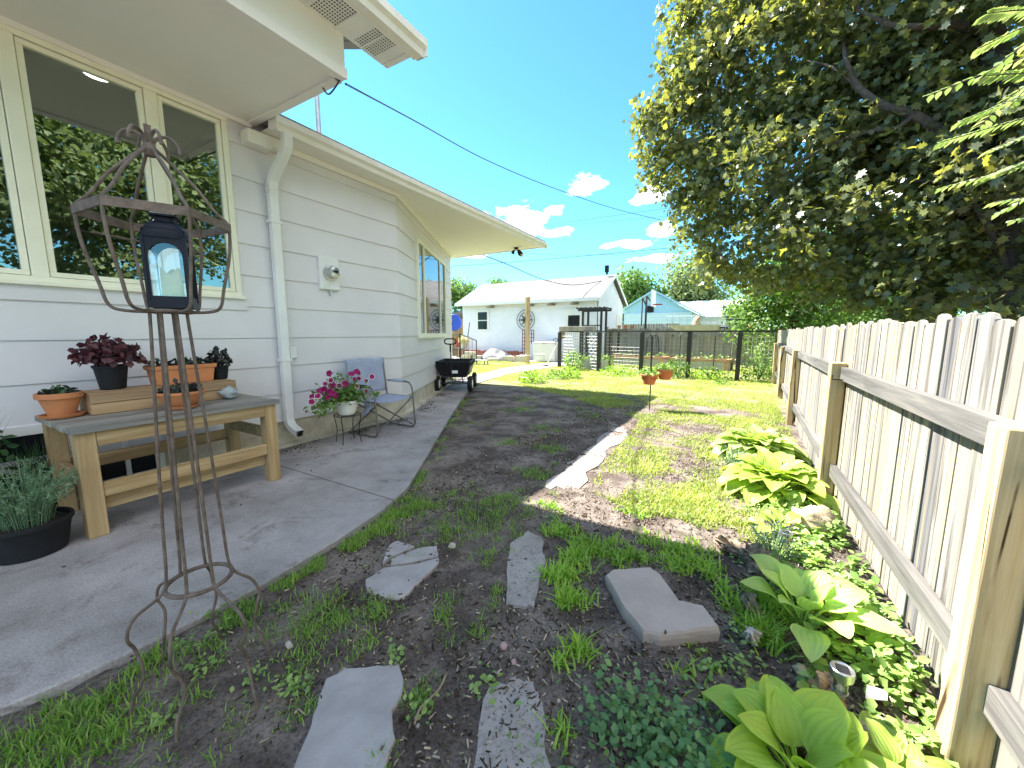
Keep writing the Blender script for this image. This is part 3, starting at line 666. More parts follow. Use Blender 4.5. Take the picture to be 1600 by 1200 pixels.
# ------------------------------------------------------------ cables
def cable(pts, r, label, n=10, sag=None):
    o = MB().tube(spline(pts, n), r, 6)
    c = Vector(o.v[0]); o.v = [(v[0]-c.x, v[1]-c.y, v[2]-c.z) for v in o.v]
    o = o.build('cable', M['cable'], smooth=True, loc=c); tag(o, label, 'cable'); return o
cable([(-2.80, 2.22, 3.2), DP(566, 145, 4.2), DP(650, 190, 6.0), DP(760, 250, 8.5), DP(860, 292, 11), DP(960, 326, 14), DP(1045, 347, 17), DP(1170, 380, 22)], .0085, 'thick black service cable sagging from the upper roof corner towards the trees')
cable([(-2.82, 2.2, 3.24), (-2.95, 2.18, 3.15), (-3.0, 2.16, 3.2)], .006, 'short black wire loop dangling at the upper soffit corner')
cable([DP(738, 392, 10.5), DP(790, 412, 12), DP(850, 437, 14.5), DP(900, 445, 17), DP(965, 434, 19)], .014, 'black cable drooping from the low eave to the garage gable')
cable([DP(640, 420, 24), DP(780, 411, 24), DP(900, 401, 25), DP(1080, 384, 26), DP(1300, 360, 30)], .014, 'thin power line rising to the right over the garage roof')
cable([DP(680, 378, 40), DP(860, 398, 40), DP(1100, 392, 40)], .012, 'faint far wire crossing just above the low eave tip')
cable([DP(700, 372, 42), DP(880, 348, 42), DP(1080, 320, 42)], .012, 'faint upper one of the far wires in the clouds')
cable([DP(700, 362, 46), DP(880, 352, 46), DP(1080, 334, 46)], .010, 'faint lower one of the far wires in the clouds')

# ------------------------------------------------------------ wooden fence
def FX(y): return .70 if y < 4 else .70+(y-4)*.26/7.8
fence = empty('wooden_fence', (.7, 5, 0), 'tall weathered picket fence with yellow posts along the right of the yard', 'fence')
FO = Vector((.7, 5, 0))
def fb(mb, name, mat, **k):
    mb.v = [(v[0]-FO.x, v[1]-FO.y, v[2]) for v in mb.v]; return mb.build(name, mat, fence, **k)
pk = MB(); y = -1.2
while y < 12.6:
    wd = random.choice([.094, .096, .092, .135 if random.random() < .3 else .095]); g = random.uniform(.003, .014); h = 1.305+random.uniform(-.018, .018); x = FX(y)+random.uniform(-.003, .006)
    c = .02; t = random.uniform(-.004, .004)
    pts = [(x, y, .02+random.uniform(-.02, .03)), (x, y+wd, .02), (x, y+wd+t, h-c), (x, y+wd-c*.8+t, h-.003), (x, y+wd/2+t, h+.003), (x, y+c*.8+t, h-.003), (x, y+t, h-c)]
    pk.extr(pts, (.017, random.uniform(-.002, .002), 0)); y += wd+g
fb(pk, 'picket_panel', M['fencewood'], bevel=.002)
POSTS = [-.7, 1.46, 3.5, 6.35, 8.85, 11.4]
for i in range(len(POSTS)-1):
    a, b_ = POSTS[i], POSTS[i+1]
    for (z, h) in ((.92, .09), (.21, .09)):
        r = MB(); xa = FX(a)-.021; xb = FX(b_)-.021; a2 = a+.09
        if z < .5: n_ = 'lower'
        r.bar((xa, a2+.002, z+h/2+random.uniform(-.008, .008)), (xb, b_-.002, z+h/2), .038, h)
        fb(r, 'rail', M['rail' if z > .5 else 'fencewood2'] if False else M['rail'], bevel=.003)
for i, y in enumerate(POSTS):
    p = MB(); x = FX(y)-.004; h = (1.03, 1.01, 1.04, 1.02, .99, 1.0)[i]; wd = .088
    p.box((x-wd, y, -.1), (x, y+wd, h), tilt=(random.uniform(-.012, .012), random.uniform(-.01, .01)), piv=(x, y, 0))
    o = fb(p, 'post', M['post'], bevel=.006)
b = MB(); b.tube([(.66, 3.40, .93), (.60, 3.40, .93), (.60, 3.40, .96)], .004, 6); fb(b, 'hook', M['dark'])

# neighbour's bit of planter at the very right edge
nb = empty('planter_box', (1.1, 1.15, 0), 'white timber planter box edge beyond the nearest fence post', 'planter')
b = MB(); b.box((-.15, -.5, 0), (.3, .25, .38)); b.build('box', M['white'], nb, bevel=.005)
n = 60; P = np.column_stack([rng.uniform(-.1, .2, n), rng.uniform(-.2, .2, n), rng.uniform(.40, .8, n)])
leafset('foliage', OVAL, P, rdir(n)+[0, 0, .6], rng.uniform(.02, .05, n), M['sumac'], nb)

# ------------------------------------------------------------ iron lantern stand
LC = Vector((-1.585, .535, 0))
st = empty('iron_plant_stand', LC, 'tall rusty iron garden stand with splayed feet and open hexagonal cage', 'garden stand')
feet = [Vector(p)-LC for p in [G(201, 1121), G(275, 1160), G(404, 1105), G(423, 1021), G(345, 1002), G(252, 1035)]]
rr_ = .0050
for k in range(6):
    f = feet[k]; d = Vector((f.x, f.y, 0)).normalized(); a = math.atan2(d.y, d.x)
    side = Vector((-d.y, d.x, 0))
    top = Vector((math.cos(a), math.sin(a), 0))
    pts = [f+Vector((0, 0, -.02)), f*0.93+Vector((0, 0, .05)), f*.78+side*.012+Vector((0, 0, .13)), f*.83-side*.008+Vector((0, 0, .215)), f*.90+Vector((0, 0, .27)), f*.80+Vector((0, 0, .33)), d*.105+Vector((0, 0, .375)), d*.085+Vector((0, 0, .43)),
           d*.078+Vector((0, 0, .6)), d*.065+Vector((0, 0, .9)), d*.05+Vector((0, 0, 1.2)), d*.045+Vector((0, 0, 1.318))]
    MB().tube(spline(pts, 6), rr_, 8).build('leg', M['rust'], st, smooth=True)
b = MB(); b.tube([(.093*math.cos(2*PI*k/32), .093*math.sin(2*PI*k/32), .385) for k in range(32)], .0075, 8, closed=True)
b.build('base_ring', M['rust'], st, smooth=True); b = MB()
b.tube([(.06*math.cos(2*PI*k/24), .06*math.sin(2*PI*k/24), 1.318) for k in range(24)], .006, 8, closed=True)
for k in range(3): a = k*PI/3; b.bar((-.062*math.cos(a), -.062*math.sin(a), 1.32), (.062*math.cos(a), .062*math.sin(a), 1.32), .016, .005)
b.build('platform', M['rust'], st, smooth=True)
ZR = 1.60; A0 = R(6+60*2)-R(2)
RR = .183
for k in range(6):
    a = A0+k*PI/3; d = Vector((math.cos(a), math.sin(a), 0)); z = lambda q: Vector((0, 0, q))
    pts = [d*.03+z(1.316), d*.10+z(1.318), d*.135+z(1.335), d*.150+z(1.40), d*.172+z(1.50), d*(RR-.004)+z(ZR-.02), d*(RR-.008)+z(ZR+.015), d*(RR-.04)+z(ZR+.05), d*.10+z(1.715), d*.03+z(1.79), d*.010+z(1.815), d*.022+z(1.842), d*.05+z(1.848), d*.068+z(1.825), d*.07+z(1.805)]
    MB().tube(spline(pts, 5), rr_*.95, 8).build('cage_rod', M['rust'], st, smooth=True)
b = MB()
for k in range(6):
    a = A0+k*PI/3; a2 = a+PI/3; b.bar((RR*math.cos(a), RR*math.sin(a), ZR), (RR*math.cos(a2), RR*math.sin(a2), ZR), .005, .026)
b.build('band', M['rust'], st)
b = MB(); b.bar((0, 0, 1.80), (0, 0, 1.875), .016, .006); b.lathe([(.014, 1.785), (.02, 1.80), (.014, 1.82)], 12); b.build('finial', M['rust'], st)

ln = empty('lantern', LC+Vector((.012, .014, 1.327)), 'navy metal lantern with arched glass panes inside the iron cage', 'lantern', rz=R(60))
# local: -y faces the camera
hw = .050; H0 = .215
b = MB(); b.box((-hw-.004, -hw-.004, 0), (hw+.004, hw+.004, .022))
def archpanel(mb, axis_, s):
    # frame panel with arched opening, thickness 6mm
    outer = [(-hw, .02), (hw, .02), (hw, H0), (-hw, H0)]
    w2 = hw-.009; zs = H0-.062
    inn = [(-w2, .036), (w2, .036)]+[(w2*math.cos(t), zs+.045*math.sin(t)) for t in [PI*i/12 for i in range(13)]]
    n_in = len(inn)
    ang = [math.atan2(p[1]-.12, p[0]) for p in inn]
    out = []
    for p in inn:
        dx, dz = p[0], p[1]-.13; m_ = max(abs(dx)/hw, abs(dz)/(.11)); out.append((dx/m_, .13+dz/m_))
    vs = []; 
    for off in (0, .006):
        for (u, z_) in inn: vs.append((u, -hw-.001-off*0+off, z_))
        for (u, z_) in out: vs.append((u, -hw-.001+off, z_))
    L = 2*n_in; fs = []
    for i in range(n_in):
        j = (i+1) % n_in
        fs.append((i, j, n_in+j, n_in+i)); fs.append((L+n_in+i, L+n_in+j, L+j, L+i)); fs.append((i, L+i, L+j, j))
    m = Matrix.Rotation(axis_, 3, 'Z'); mb.add([m @ Vector(v) for v in vs], fs)
for k in range(4): archpanel(b, k*PI/2, 0)
for sx in (-1, 1):
    for sy in (-1, 1): b.box((sx*hw-.004, sy*hw-.004, .02), (sx*hw+.004, sy*hw+.004, H0))
b.build('frame', M['lantern'], ln)
b = MB()
def sq(r, z, n=32):
    out = []
    for k in range(n):
        a = 2*PI*k/n; c, s = math.cos(a), math.sin(a); m_ = (abs(c)**6+abs(s)**6)**(1/6); out.append((r*c/m_, r*s/m_, z))
    return out
prof = [(hw+.006, H0-.004), (hw+.006, H0+.006), (hw, H0+.022), (hw*.85, H0+.038), (hw*.55, H0+.048), (.024, H0+.05), (.024, H0+.062), (.036, H0+.064), (.036, H0+.07), (.01, H0+.072)]
vs = [p for r_, z_ in prof for p in sq(r_, z_)]; n = 32
fs = [(i*n+k, i*n+(k+1) % n, (i+1)*n+(k+1) % n, (i+1)*n+k) for i in range(len(prof)-1) for k in range(n)]+[tuple(reversed(range(n))), tuple((len(prof)-1)*n+k for k in range(n))]
b.add(vs, fs); b.build('lid', M['lantern'], ln, smooth=True)
b = MB()
for k in range(4):
    m = Matrix.Rotation(k*PI/2, 3, 'Z'); w2 = hw-.008
    b.add([m @ Vector(p) for p in [(-w2, -hw+.008, .03), (w2, -hw+.008, .03), (w2, -hw+.008, H0-.008), (-w2, -hw+.008, H0-.008)]], [(0, 1, 2, 3)])
b.build('glass', M['lglass'], ln)
b = MB(); b.tube(spline([(-.03, 0, H0+.06), (-.045, .02, H0+.04), (-.02, .05, H0+.03), (.03, .05, H0+.03), (.035, .0, H0+.06)], 5), .0025, 6); b.build('handle', M['lantern'], ln)
cnd = MB().lathe([(.027, 0), (.028, .01), (.027, .085), (.025, .094), (.021, .088), (.01, .08)], 24)
cnd.v = [(x, y, z+.012*math.sin(3*math.atan2(y, x))*(z > .08)) for x, y, z in cnd.v]
c_ = cnd.build('candle', M['candle'], smooth=True, loc=LC+Vector((.012, .014, 1.327+.0225))); tag(c_, 'stubby cream wax candle standing inside the navy lantern', 'candle')

# ------------------------------------------------------------ potting bench
BN = Vector((-3.25, .60, 0)); BD = .72; BL = 1.13; BH = .70
bench = empty('potting_bench', (BN.x-.36, BN.y+BL/2, .025), 'weathered wooden potting bench with slatted grey top against the wall', 'bench')
bo = bench.location.copy()
def bb(mb, name, mat, **k):
    mb.v = [(v[0]-bo.x, v[1]-bo.y, v[2]-bo.z) for v in mb.v]; return mb.build(name, mat, bench, **k)
x1 = BN.x; x0 = x1-BD; y0 = BN.y; y1 = y0+BL
b = MB(); npl = 6; pw = (BD+.05)/npl
for i in range(npl): b.box((x0-.02+i*pw, y0-.02+random.uniform(-.006, .006), BH-.03), (x0-.02+(i+1)*pw-.006, y1+.02+random.uniform(-.006, .006), BH+.004+random.uniform(-.002, .002)))
bb(b, 'tabletop', M['benchtop'], bevel=.004)
for (xx, yy) in ((x1-.09, y0), (x1-.09, y1-.09), (x0, y0), (x0, y1-.09)):
    bb(MB().box((xx, yy, .025), (xx+.088, yy+.088, BH-.031)), 'leg', M['benchleg'], bevel=.005)
bb(MB().box((x1-.03, y0+.09, BH-.12), (x1-.002, y1-.091, BH-.032)), 'apron', M['bench'], bevel=.003)
bb(MB().box((x0+.01, y0+.09, BH-.12), (x0+.04, y1-.091, BH-.032)), 'apron', M['bench'], bevel=.003)
for (a, c, z) in (((x1-.05, y0+.09), (x1-.012, y1-.091), .26), ((x0+.02, y0+.09), (x0+.058, y1-.091), .30), ((x0+.09, y0+.03), (x1-.09, y0+.066), .30), ((x0+.09, y1-.06), (x1-.09, y1-.022), .38)):
    bb(MB().box((a[0], a[1], z), (c[0], c[1], z+.088)), 'stretcher', M['bench'], bevel=.004)
b = MB().box((x1-.10, y0+.09, .17), (x1-.055, y1-.091, .25)); bb(b, 'stretcher', M['bench'], bevel=.004)
TZ = BH+.007
# riser box on the bench
rs = empty('wooden_riser', (-3.78, 1.20, TZ), 'low cedar riser box on the back of the potting bench', 'riser')
b = MB(); b.box((-.13, -.43, 0), (.13, .43, .145)); b.build('box', M['riser'], rs, bevel=.004)
b = MB(); b.box((.131, -.43, .075), (.133, .43, .078)); b.build('seam', M['dark'], rs)
RZ = TZ+.147
def pot(name, loc, prof, mat, label, cat='pot', soilr=None, soilz=None, saucer=None, smooth=True):
    o = empty(name, loc, label, cat)
    b = MB().lathe(prof, 36); b.build('pot', mat, o, smooth=True)
    if soilr: MB().lathe([(soilr, soilz-.01), (soilr*.98, soilz), (soilr*.5, soilz+.008), (.005, soilz+.01)], 24).build('soil', M['soil'], o, smooth=True)
    if saucer: MB().lathe(saucer, 36).build('saucer', mat, o, smooth=True)
    return o
def potprof(rb, rt, h, rim=.03, lip=.008, wall=.008, z0=0):
    return [(rb*.9, z0), (rb, z0+.004), (rb+(rt-rb)*.85, z0+h-rim), (rt+lip, z0+h-rim+.002), (rt+lip, z0+h-.004), (rt+lip-.004, z0+h), (rt-wall, z0+h-.003), (rt-wall, z0+h-rim), (rb, z0+h-rim-.001), (.004, z0+h-rim-.002)]
def rosette(o, n, r, z, mat, size, up=.5, tmpl=OVAL, name='foliage', zs=.06):
    a = rng.uniform(0, 2*PI, n); q = np.sqrt(rng.uniform(0, 1, n))*r
    P = np.column_stack([q*np.cos(a), q*np.sin(a), z+rng.uniform(0, zs, n)*(1-(q/r)**2*.6)])
    nr = rng.normal(size=(n, 3))*.6+[0, 0, up]+np.column_stack([np.cos(a)*q/r, np.sin(a)*q/r, np.zeros(n)])*.8
    return leafset(name, tmpl, P, nr, size*rng.uniform(.6, 1.2, n), mat, o)
sa = lambda r: [(r*.8, 0), (r, .004), (r+.012, .022), (r+.006, .024), (r-.006, .008), (.004, .008)]
o = pot('terracotta_pot', (-3.76, .66, TZ), potprof(.062, .10, .15, .035, z0=.012), M['terra'], 'round terracotta pot with saucer, leftmost on the potting bench', 'pot', .09, .125, sa(.095))
rosette(o, 160, .085, .135, M['blackleaf'], .04, .8, zs=.06); rosette(o, 60, .07, .14, M['darkgreen'], .035, .8, zs=.06)
o = pot('nursery_pot', (-3.83, .93, RZ), potprof(.068, .092, .17, .02, .004), M['dark'], 'black nursery pot of bushy burgundy coleus on the left of the riser', 'pot', .085, .15)
rosette(o, 520, .17, .20, M['coleus'], .055, .3, zs=.16)
b = MB()
for k in range(9): a = k*.7; b.tube([(0, 0, .14), (.05*math.cos(a), .05*math.sin(a), .2), (.12*math.cos(a), .12*math.sin(a), .27)], .003, 5)
b.build('stem', M['coleus'], o)
# rectangular terracotta planter
o = empty('terracotta_trough', (-3.82, 1.33, RZ), 'long rectangular terracotta planter of low dark plants on the riser', 'planter')
def rectpot(a, b_, h, t):
    m = MB(); L = [(a*.82, b_*.9, 0), (a*.95, b_*.97, h*.78), (a*1.04, b_*1.03, h*.79), (a*1.06, b_*1.05, h), (a*1.06-t, b_*1.05-t, h), (a*.9, b_*.94, h*.8)]
    vs = []; 
    for (u, w_, z) in L: vs += [(-u, -w_, z), (u, -w_, z), (u, w_, z), (-u, w_, z)]
    fs = [(3, 2, 1, 0), tuple(20+k for k in range(4))]
    for i in range(5):
        for k in range(4): fs.append((i*4+k, i*4+(k+1) % 4, i*4+4+(k+1) % 4, i*4+4+k))
    return m.add(vs, fs)
rectpot(.085, .20, .145, .01).build('pot', M['terra'], o, bevel=.005)
n = 260; P = np.column_stack([rng.uniform(-.07, .07, n), rng.uniform(-.18, .18, n), rng.uniform(.13, .18, n)])
leafset('foliage', OVAL, P, rng.normal(size=(n, 3))*.6+[0, 0, .8], rng.uniform(.02, .045, n), M['blackleaf'], o)
leafset('foliage', OVAL, P[:90], rng.normal(size=(90, 3))*.6+[0, 0, .8], rng.uniform(.02, .04, 90), M['darkgreen'], o)
o = pot('nursery_pot', (-3.84, 1.60, TZ+.147), potprof(.05, .066, .115, .015, .003), M['dark'], 'small black nursery pot of near black foliage on the right end of the riser', 'pot', .06, .10)
rosette(o, 190, .085, .12, M['blackleaf'], .045, .2, zs=.15)
o = pot('terracotta_bowl', (-3.45, 1.18, TZ), [(.05, .012), (.075, .02), (.12, .07), (.135, .105), (.142, .11), (.142, .125), (.134, .127), (.128, .11), (.06, .10), (.004, .10)], M['terra'], 'wide terracotta bowl with saucer in front of the riser', 'bowl', .125, .108, sa(.085))
rosette(o, 240, .12, .115, M['blackleaf'], .04, .7, zs=.07)
# crumpled plastic bag
b = MB()
def fnb(u, v):
    a = 2*PI*u; t = v; r = .05*(math.sin(PI*min(t*1.1, 1))**.6+.15); k = mn.noise(Vector((math.cos(a)*2, math.sin(a)*2, t*5)))
    return (r*(1+k*.6)*math.cos(a), r*(1+k*.6)*math.sin(a), .11*t+k*.012)
b.grid(fnb, 24, 12); M['bag'] = paint('clear grey plastic', (.45, .5, .52), (.25, .3, .3), .25, 20, .8, .01, 30)
o = b.build('plastic_bag', M['bag'], smooth='all', loc=(-3.60, 1.55, TZ)); tag(o, 'crumpled grey plastic bag between the bowl and the riser end', 'bag')

# big black pot with silvery herb
def spriggy(o, n, r, z, h, mat, leaf, ln_, spread=1.0, npl=26):
    b = MB(); C = []; Nn = []
    for i in range(n):
        a = random.uniform(0, 2*PI); q = random.random()**.5; hh = h*random.uniform(.55, 1); x0, y0 = r*.4*q*math.cos(a), r*.4*q*math.sin(a)
        ex, ey = r*q*spread*math.cos(a+random.uniform(-.4, .4)), r*q*spread*math.sin(a)
        pts = spline([(x0, y0, z), (x0*.7+ex*.3, y0*.7+ey*.3, z+hh*.5), (ex, ey, z+hh*(1-.35*q)), (ex*1.15, ey*1.15, z+hh*(1.0-.3*q)+.02)], 4)
        b.tube(pts, .0018, 4, cap=False)
        for k in range(npl):
            t = random.uniform(.15, 1)*(len(pts)-1); i0 = min(int(t), len(pts)-2); p = pts[i0].lerp(pts[i0+1], t-i0); C.append(p); Nn.append((random.gauss(0, 1), random.gauss(0, 1), random.gauss(.2, .6)))
    b.build('stem', mat, o)
    C = np.array([tuple(c) for c in C]); Nn = np.array(Nn)
    t = ([(-leaf, 0, 0), (leaf, 0, 0), (leaf*.6, ln_, .004), (-leaf*.6, ln_, .004)], [(0, 1, 2, 3)])
    scatter('foliage', t[0], t[1], frames(Nn, rng.uniform(0, 2*PI, len(C)), rng.uniform(.6, 1.3, len(C))), C, mat, o)
o = pot('nursery_pot', (-3.35, .40, .025), potprof(.135, .168, .19, .025, .006), M['dark'], 'large black pot of silvery feathery herb, frontmost at the left edge', 'pot', .158, .16)
spriggy(o, 170, .22, .15, .38, M['rosemary'], .0016, .022)
o = pot('nursery_pot', (-3.92, .22, .025), potprof(.14, .17, .24, .03, .006), M['dark'], 'black pot of tall dark green fronds behind the silvery herb', 'pot', .16, .21)
n = 420; a = rng.uniform(0, 2*PI, n); q = np.sqrt(rng.uniform(0, 1, n))*.13
blades('foliage', np.column_stack([q*np.cos(a), q*np.sin(a), np.full(n, .2)]), rng.uniform(.2, .62, n), .009, M['darkgreen'], .6, o)
leafset('foliage', OVAL, np.column_stack([np.clip(rng.normal(0, .11, 260), -.2, .2), np.clip(rng.normal(0, .11, 260), -.2, .2), rng.uniform(.25, .62, 260)]), rdir(260)+[0, 0, .5], rng.uniform(.03, .07, 260), M['darkgreen'], o)
o = pot('nursery_pot', (-3.98, .55, .025), potprof(.09, .11, .16, .03, .006), M['dark'], 'low dark pot of grassy fronds beside the bench leg under the basement window', 'pot', .10, .14)
n = 260; a = rng.uniform(0, 2*PI, n); q = np.sqrt(rng.uniform(0, 1, n))*.08
blades('foliage', np.column_stack([q*np.cos(a), q*np.sin(a), np.full(n, .14)]), rng.uniform(.15, .42, n), .006, M['darkgreen'], .9, o)

# ------------------------------------------------------------ wire stand with petunias
PC = Vector((-3.72, 2.74, .025))
o = empty('wire_plant_stand', PC, 'small black wire plant stand under the white petunia pot', 'plant stand')
b = MB(); 
for rr in (.145, .09): b.tube([(rr*math.cos(2*PI*k/32), rr*math.sin(2*PI*k/32), .315) for k in range(32)], .004, 6, closed=True)
for k in range(12): a = k*PI/6; b.tube([(.03*math.cos(a), .03*math.sin(a), .315), (.145*math.cos(a), .145*math.sin(a), .315)], .0025, 5)
b.build('ring', M['dark'], o)
for k in range(4):
    a = k*PI/2+.5; c, s = math.cos(a), math.sin(a)
    MB().tube(spline([(.14*c, .14*s, .318), (.15*c, .15*s, .29), (.125*c, .125*s, .15), (.145*c, .145*s, 0)], 5), .005, 6).build('leg', M['dark'], o, smooth=True)
pp = [(.075, 0), (.085, .005), (.105, .06), (.122, .125), (.126, .127), (.130, .135), (.138, .137), (.14, .158), (.135, .163), (.128, .16), (.12, .13), (.05, .125), (.004, .125)]
o = pot('petunia_pot', PC+Vector((0, 0, .32)), pp, M['whitepot'], 'white ribbed pot of magenta petunias on the wire stand', 'flower pot', .12, .14)
b = MB()
n = 900
cx_, cy_ = np.clip(rng.normal(0, .11, n), -.2, .2), -.06+np.clip(rng.normal(0, .17, n), -.33, .33)
P = np.column_stack([cx_, cy_, .16+np.minimum(np.abs(rng.normal(0, .13, n)), .33)*np.clip(1-(np.abs(cy_+.06)/.6), .2, 1)]); P[:, 2] -= np.clip(-(cy_+.12), 0, .3)*.35
leafset('foliage', OVAL, P, rdir(n)+[.5, -.2, .6], rng.uniform(.025, .055, n), M['brightleaf'], o)
b = MB()
for k in range(40):
    q = P[random.randrange(n)]; b.tube(spline([(random.uniform(-.05, .05), random.uniform(-.05, .05), .14), (q[0]*.5, q[1]*.5, .25), tuple(q)], 3), .002, 4)
b.build('stem', M['brightleaf'], o)
FL = [(random.gauss(.08, .06), random.gauss(-.29, .09), random.uniform(.22, .40)) for _ in range(15)]+[(random.uniform(0, .12), random.uniform(-.25, .15), random.uniform(.38, .50)) for _ in range(8)]+[(.10, .10, .40), (.13, .16, .25), (.10, .28, .40), (.12, .05, .32), (.1, .2, .36)]
for i, p in enumerate(FL):
    d = (Vector((1, -.6, .25))+Vector((random.gauss(0, .35), random.gauss(0, .45), random.gauss(0, .3)))).normalized()
    b = MB(); e = MB(); m = d.to_track_quat('Z', 'Y').to_matrix(); r = random.uniform(.026, .036); nn_ = 20; pv = []; ev = []
    for k in range(nn_):
        a = 2*PI*k/nn_; q = r*(1+.12*math.cos(5*a)); pv.append(m @ Vector((q*.8*math.cos(a), q*.8*math.sin(a), .006+.003*math.cos(10*a)))+Vector(p)); ev.append(m @ Vector((q*math.cos(a), q*math.sin(a), .004+.005*math.cos(10*a)))+Vector(p))
    cc = m @ Vector((0, 0, -.018))+Vector(p)
    b.add([cc]+pv, [(0, 1+k, 1+(k+1) % nn_) for k in range(nn_)])
    flw = b.build('flower', M['petal'], o, smooth='all')
    e.add(pv+ev, [(k, (k+1) % nn_, nn_+(k+1) % nn_, nn_+k) for k in range(nn_)])
    e.build('petal_edge', M['petalwhite'] if i % 3 == 0 or i > 22 else M['petal'], flw, smooth='all')

# ------------------------------------------------------------ folding chair
ch = empty('folding_chair', (-3.78, 3.28, .025), 'blue grey folding camp chair with metal tube frame against the wall', 'chair')
# local x outwards (+x away from wall), y along the wall
hwid = .30
for s in (-1, 1):
    y = s*hwid
    pts = [(-.26, y, .02), (.14, y, .018), (.23, y, .03), (.265, y, .09), (.25, y, .30), (.235, y, .50), (.20, y, .575), (.12, y, .60), (-.20, y, .60)]
    MB().tube(spline(pts, 6), .011, 10).build('side_frame', M['chairtube'], ch, smooth=True)
    MB().tube([(-.15, y, .604), (.10, y, .604)], .019, 10).build('armrest', M['fabric'] if s > 0 else M['dark'], ch, smooth=True)
    MB().tube([(-.20, y*.94, .38), (-.235, y*.94, .60), (-.27, y*.94, .89)], .011, 10).build('back_post', M['chairtube'], ch, smooth=True)
    MB().tube([(-.22, y*.9, .415), (.24, y*.9, .415)], .011, 8).build('seat_rail', M['chairtube'], ch, smooth=True)
for x in (.235, -.20):
    b = MB(); b.tube([(x, -hwid, .05), (x+.012, hwid*.92, .41)], .010, 8); b.tube([(x-.02, hwid, .05), (x-.012, -hwid*.92, .41)], .010, 8); b.build('cross_leg', M['chairtube'], ch, smooth=True)
b = MB(); b.tube([(-.20, -hwid, .03), (-.20, hwid, .03)], .009, 8); b.build('floor_bar', M['chairtube'], ch, smooth=True)
b = MB(); b.grid(lambda u, v: (-.21+.45*u, -hwid*.92+2*hwid*.92*v, .425-.03*math.sin(PI*v)+.006*mn.noise(Vector((u*4, v*4, 0)))), 12, 12)
s_ = b.build('seat', M['fabric'], ch, smooth='all'); s_.modifiers.new('t', 'SOLIDIFY').thickness = .006
b = MB(); b.grid(lambda u, v: (-.225-.045*u-.02*math.sin(PI*v)+.01*mn.noise(Vector((u*5, v*5, 2))), -hwid+2*hwid*v, .47+.43*u+.012*mn.noise(Vector((u*3, v*6, 9)))), 14, 14)
s_ = b.build('backrest', M['fabric'], ch, smooth='all'); s_.modifiers.new('t', 'SOLIDIFY').thickness = .008
b = MB(); b.grid(lambda u, v: (.0+.12*u, -.27+.03*math.sin(v*5), .40-.17*v*(1-.4*u)), 5, 8); s_ = b.build('side_pocket', M['fabric'], ch, smooth='all'); s_.modifiers.new('t', 'SOLIDIFY').thickness = .004

# ------------------------------------------------------------ garden cart
ct = empty('garden_cart', (-5.22, 6.62, .025), 'black poly garden cart with four wheels and upright pull handle', 'cart', rz=R(29))
def tub(mb, L, W, z0, z1, k=.82, t=.012):
    lv = [(k, z0), (1, z1), (1.05, z1), (1.05, z1-.03), (1.02, z1-.03)]
    vs = []
    for (f, z) in [(k, z0), (1, z1-.03), (1.05, z1-.03), (1.05, z1), (1-.03, z1), (k-.03, z0+.02)]: vs += [(-W*f, -L*f, z), (W*f, -L*f, z), (W*f, L*f, z), (-W*f, L*f, z)]
    fs = [(3, 2, 1, 0), (20, 21, 22, 23)]
    for i in range(5):
        for q in range(4): fs.append((i*4+q, i*4+(q+1) % 4, i*4+4+(q+1) % 4, i*4+4+q))
    return mb.add(vs, fs)
b = tub(MB(), .50, .345, .34, .64)
for i in range(6):
    for s in (-1, 1): b.box((s*.352-.012, -.42+i*.16, .56), (s*.352+.012, -.38+i*.16, .612))
for i in range(5): b.box((-.26+i*.12, -.522, .56), (-.21+i*.12, -.49, .612))
b.build('tub', M['dark'], ct, bevel=.008)
b = MB(); b.box((-.02, -.462, .395), (.10, -.458, .455), tilt=(-.3, 0)); b.build('decal', M['white'], ct)
b = MB(); b.box((.335, -.40, .40), (.339, .1, .53), tilt=(0, .25)); b.build('side_panel', M['block'], ct)
b = MB(); b.box((-.25, -.42, .30), (.25, .42, .335)); b.tube([(-.31, -.36, .18), (.31, -.36, .18)], .014); b.tube([(-.31, .36, .18), (.31, .36, .18)], .014)
for sx in (-.2, .2):
    for sy in (-.36, .36): b.tube([(sx, sy, .18), (sx*.8, sy*.85, .31)], .012)
b.tube([(-.18, -.36, .18), (0, -.1, .2), (.18, -.36, .18)], .01); b.build('undercarriage', M['blackiron'], ct)
for sx in (-1, 1):
    for sy in (-1, 1):
        c = (sx*.345, sy*.37, .165)
        wv = Matrix.Translation(c) @ Matrix.Rotation(PI/2, 4, 'Y')
        t = MB().lathe([(.085, -.045), (.14, -.048), (.16, -.035), (.165, -.015), (.165, .015), (.16, .035), (.14, .048), (.085, .045)], 32)
        for q in range(24): a = 2*PI*q/24; t.box((.160*math.cos(a)-.008, .160*math.sin(a)-.008, -.035), (.160*math.cos(a)+.008, .160*math.sin(a)+.008, .035), rz=a)
        o = t.build('wheel', M['dark'], ct, smooth=True); o.data.transform(wv)
        h = MB().lathe([(.03, -.056), (.085, -.050), (.088, -.046), (.088, .046), (.085, .050), (.03, .056)], 24).build('rim', M['white'], o, smooth=True); h.data.transform(wv)
b = MB(); b.tube(spline([(0, -.42, .19), (-.01, -.50, .30), (-.03, -.50, .60), (-.04, -.47, 1.0)], 5), .010, 8)
b.tube([(-.038, -.48, .84), (-.042, -.47, 1.0)], .018, 8)
b.build('pull_bar', M['blackiron'], ct, smooth=True)
b = MB(); b.tube([(-.04+.115*math.copysign(abs(math.cos(t))**.6, math.cos(t)), -.47, 1.05+.055*math.copysign(abs(math.sin(t))**.6, math.sin(t))) for t in [2*PI*k/28 for k in range(28)]], .013, 8, closed=True); b.build('grip', M['dark'], ct, smooth=True)

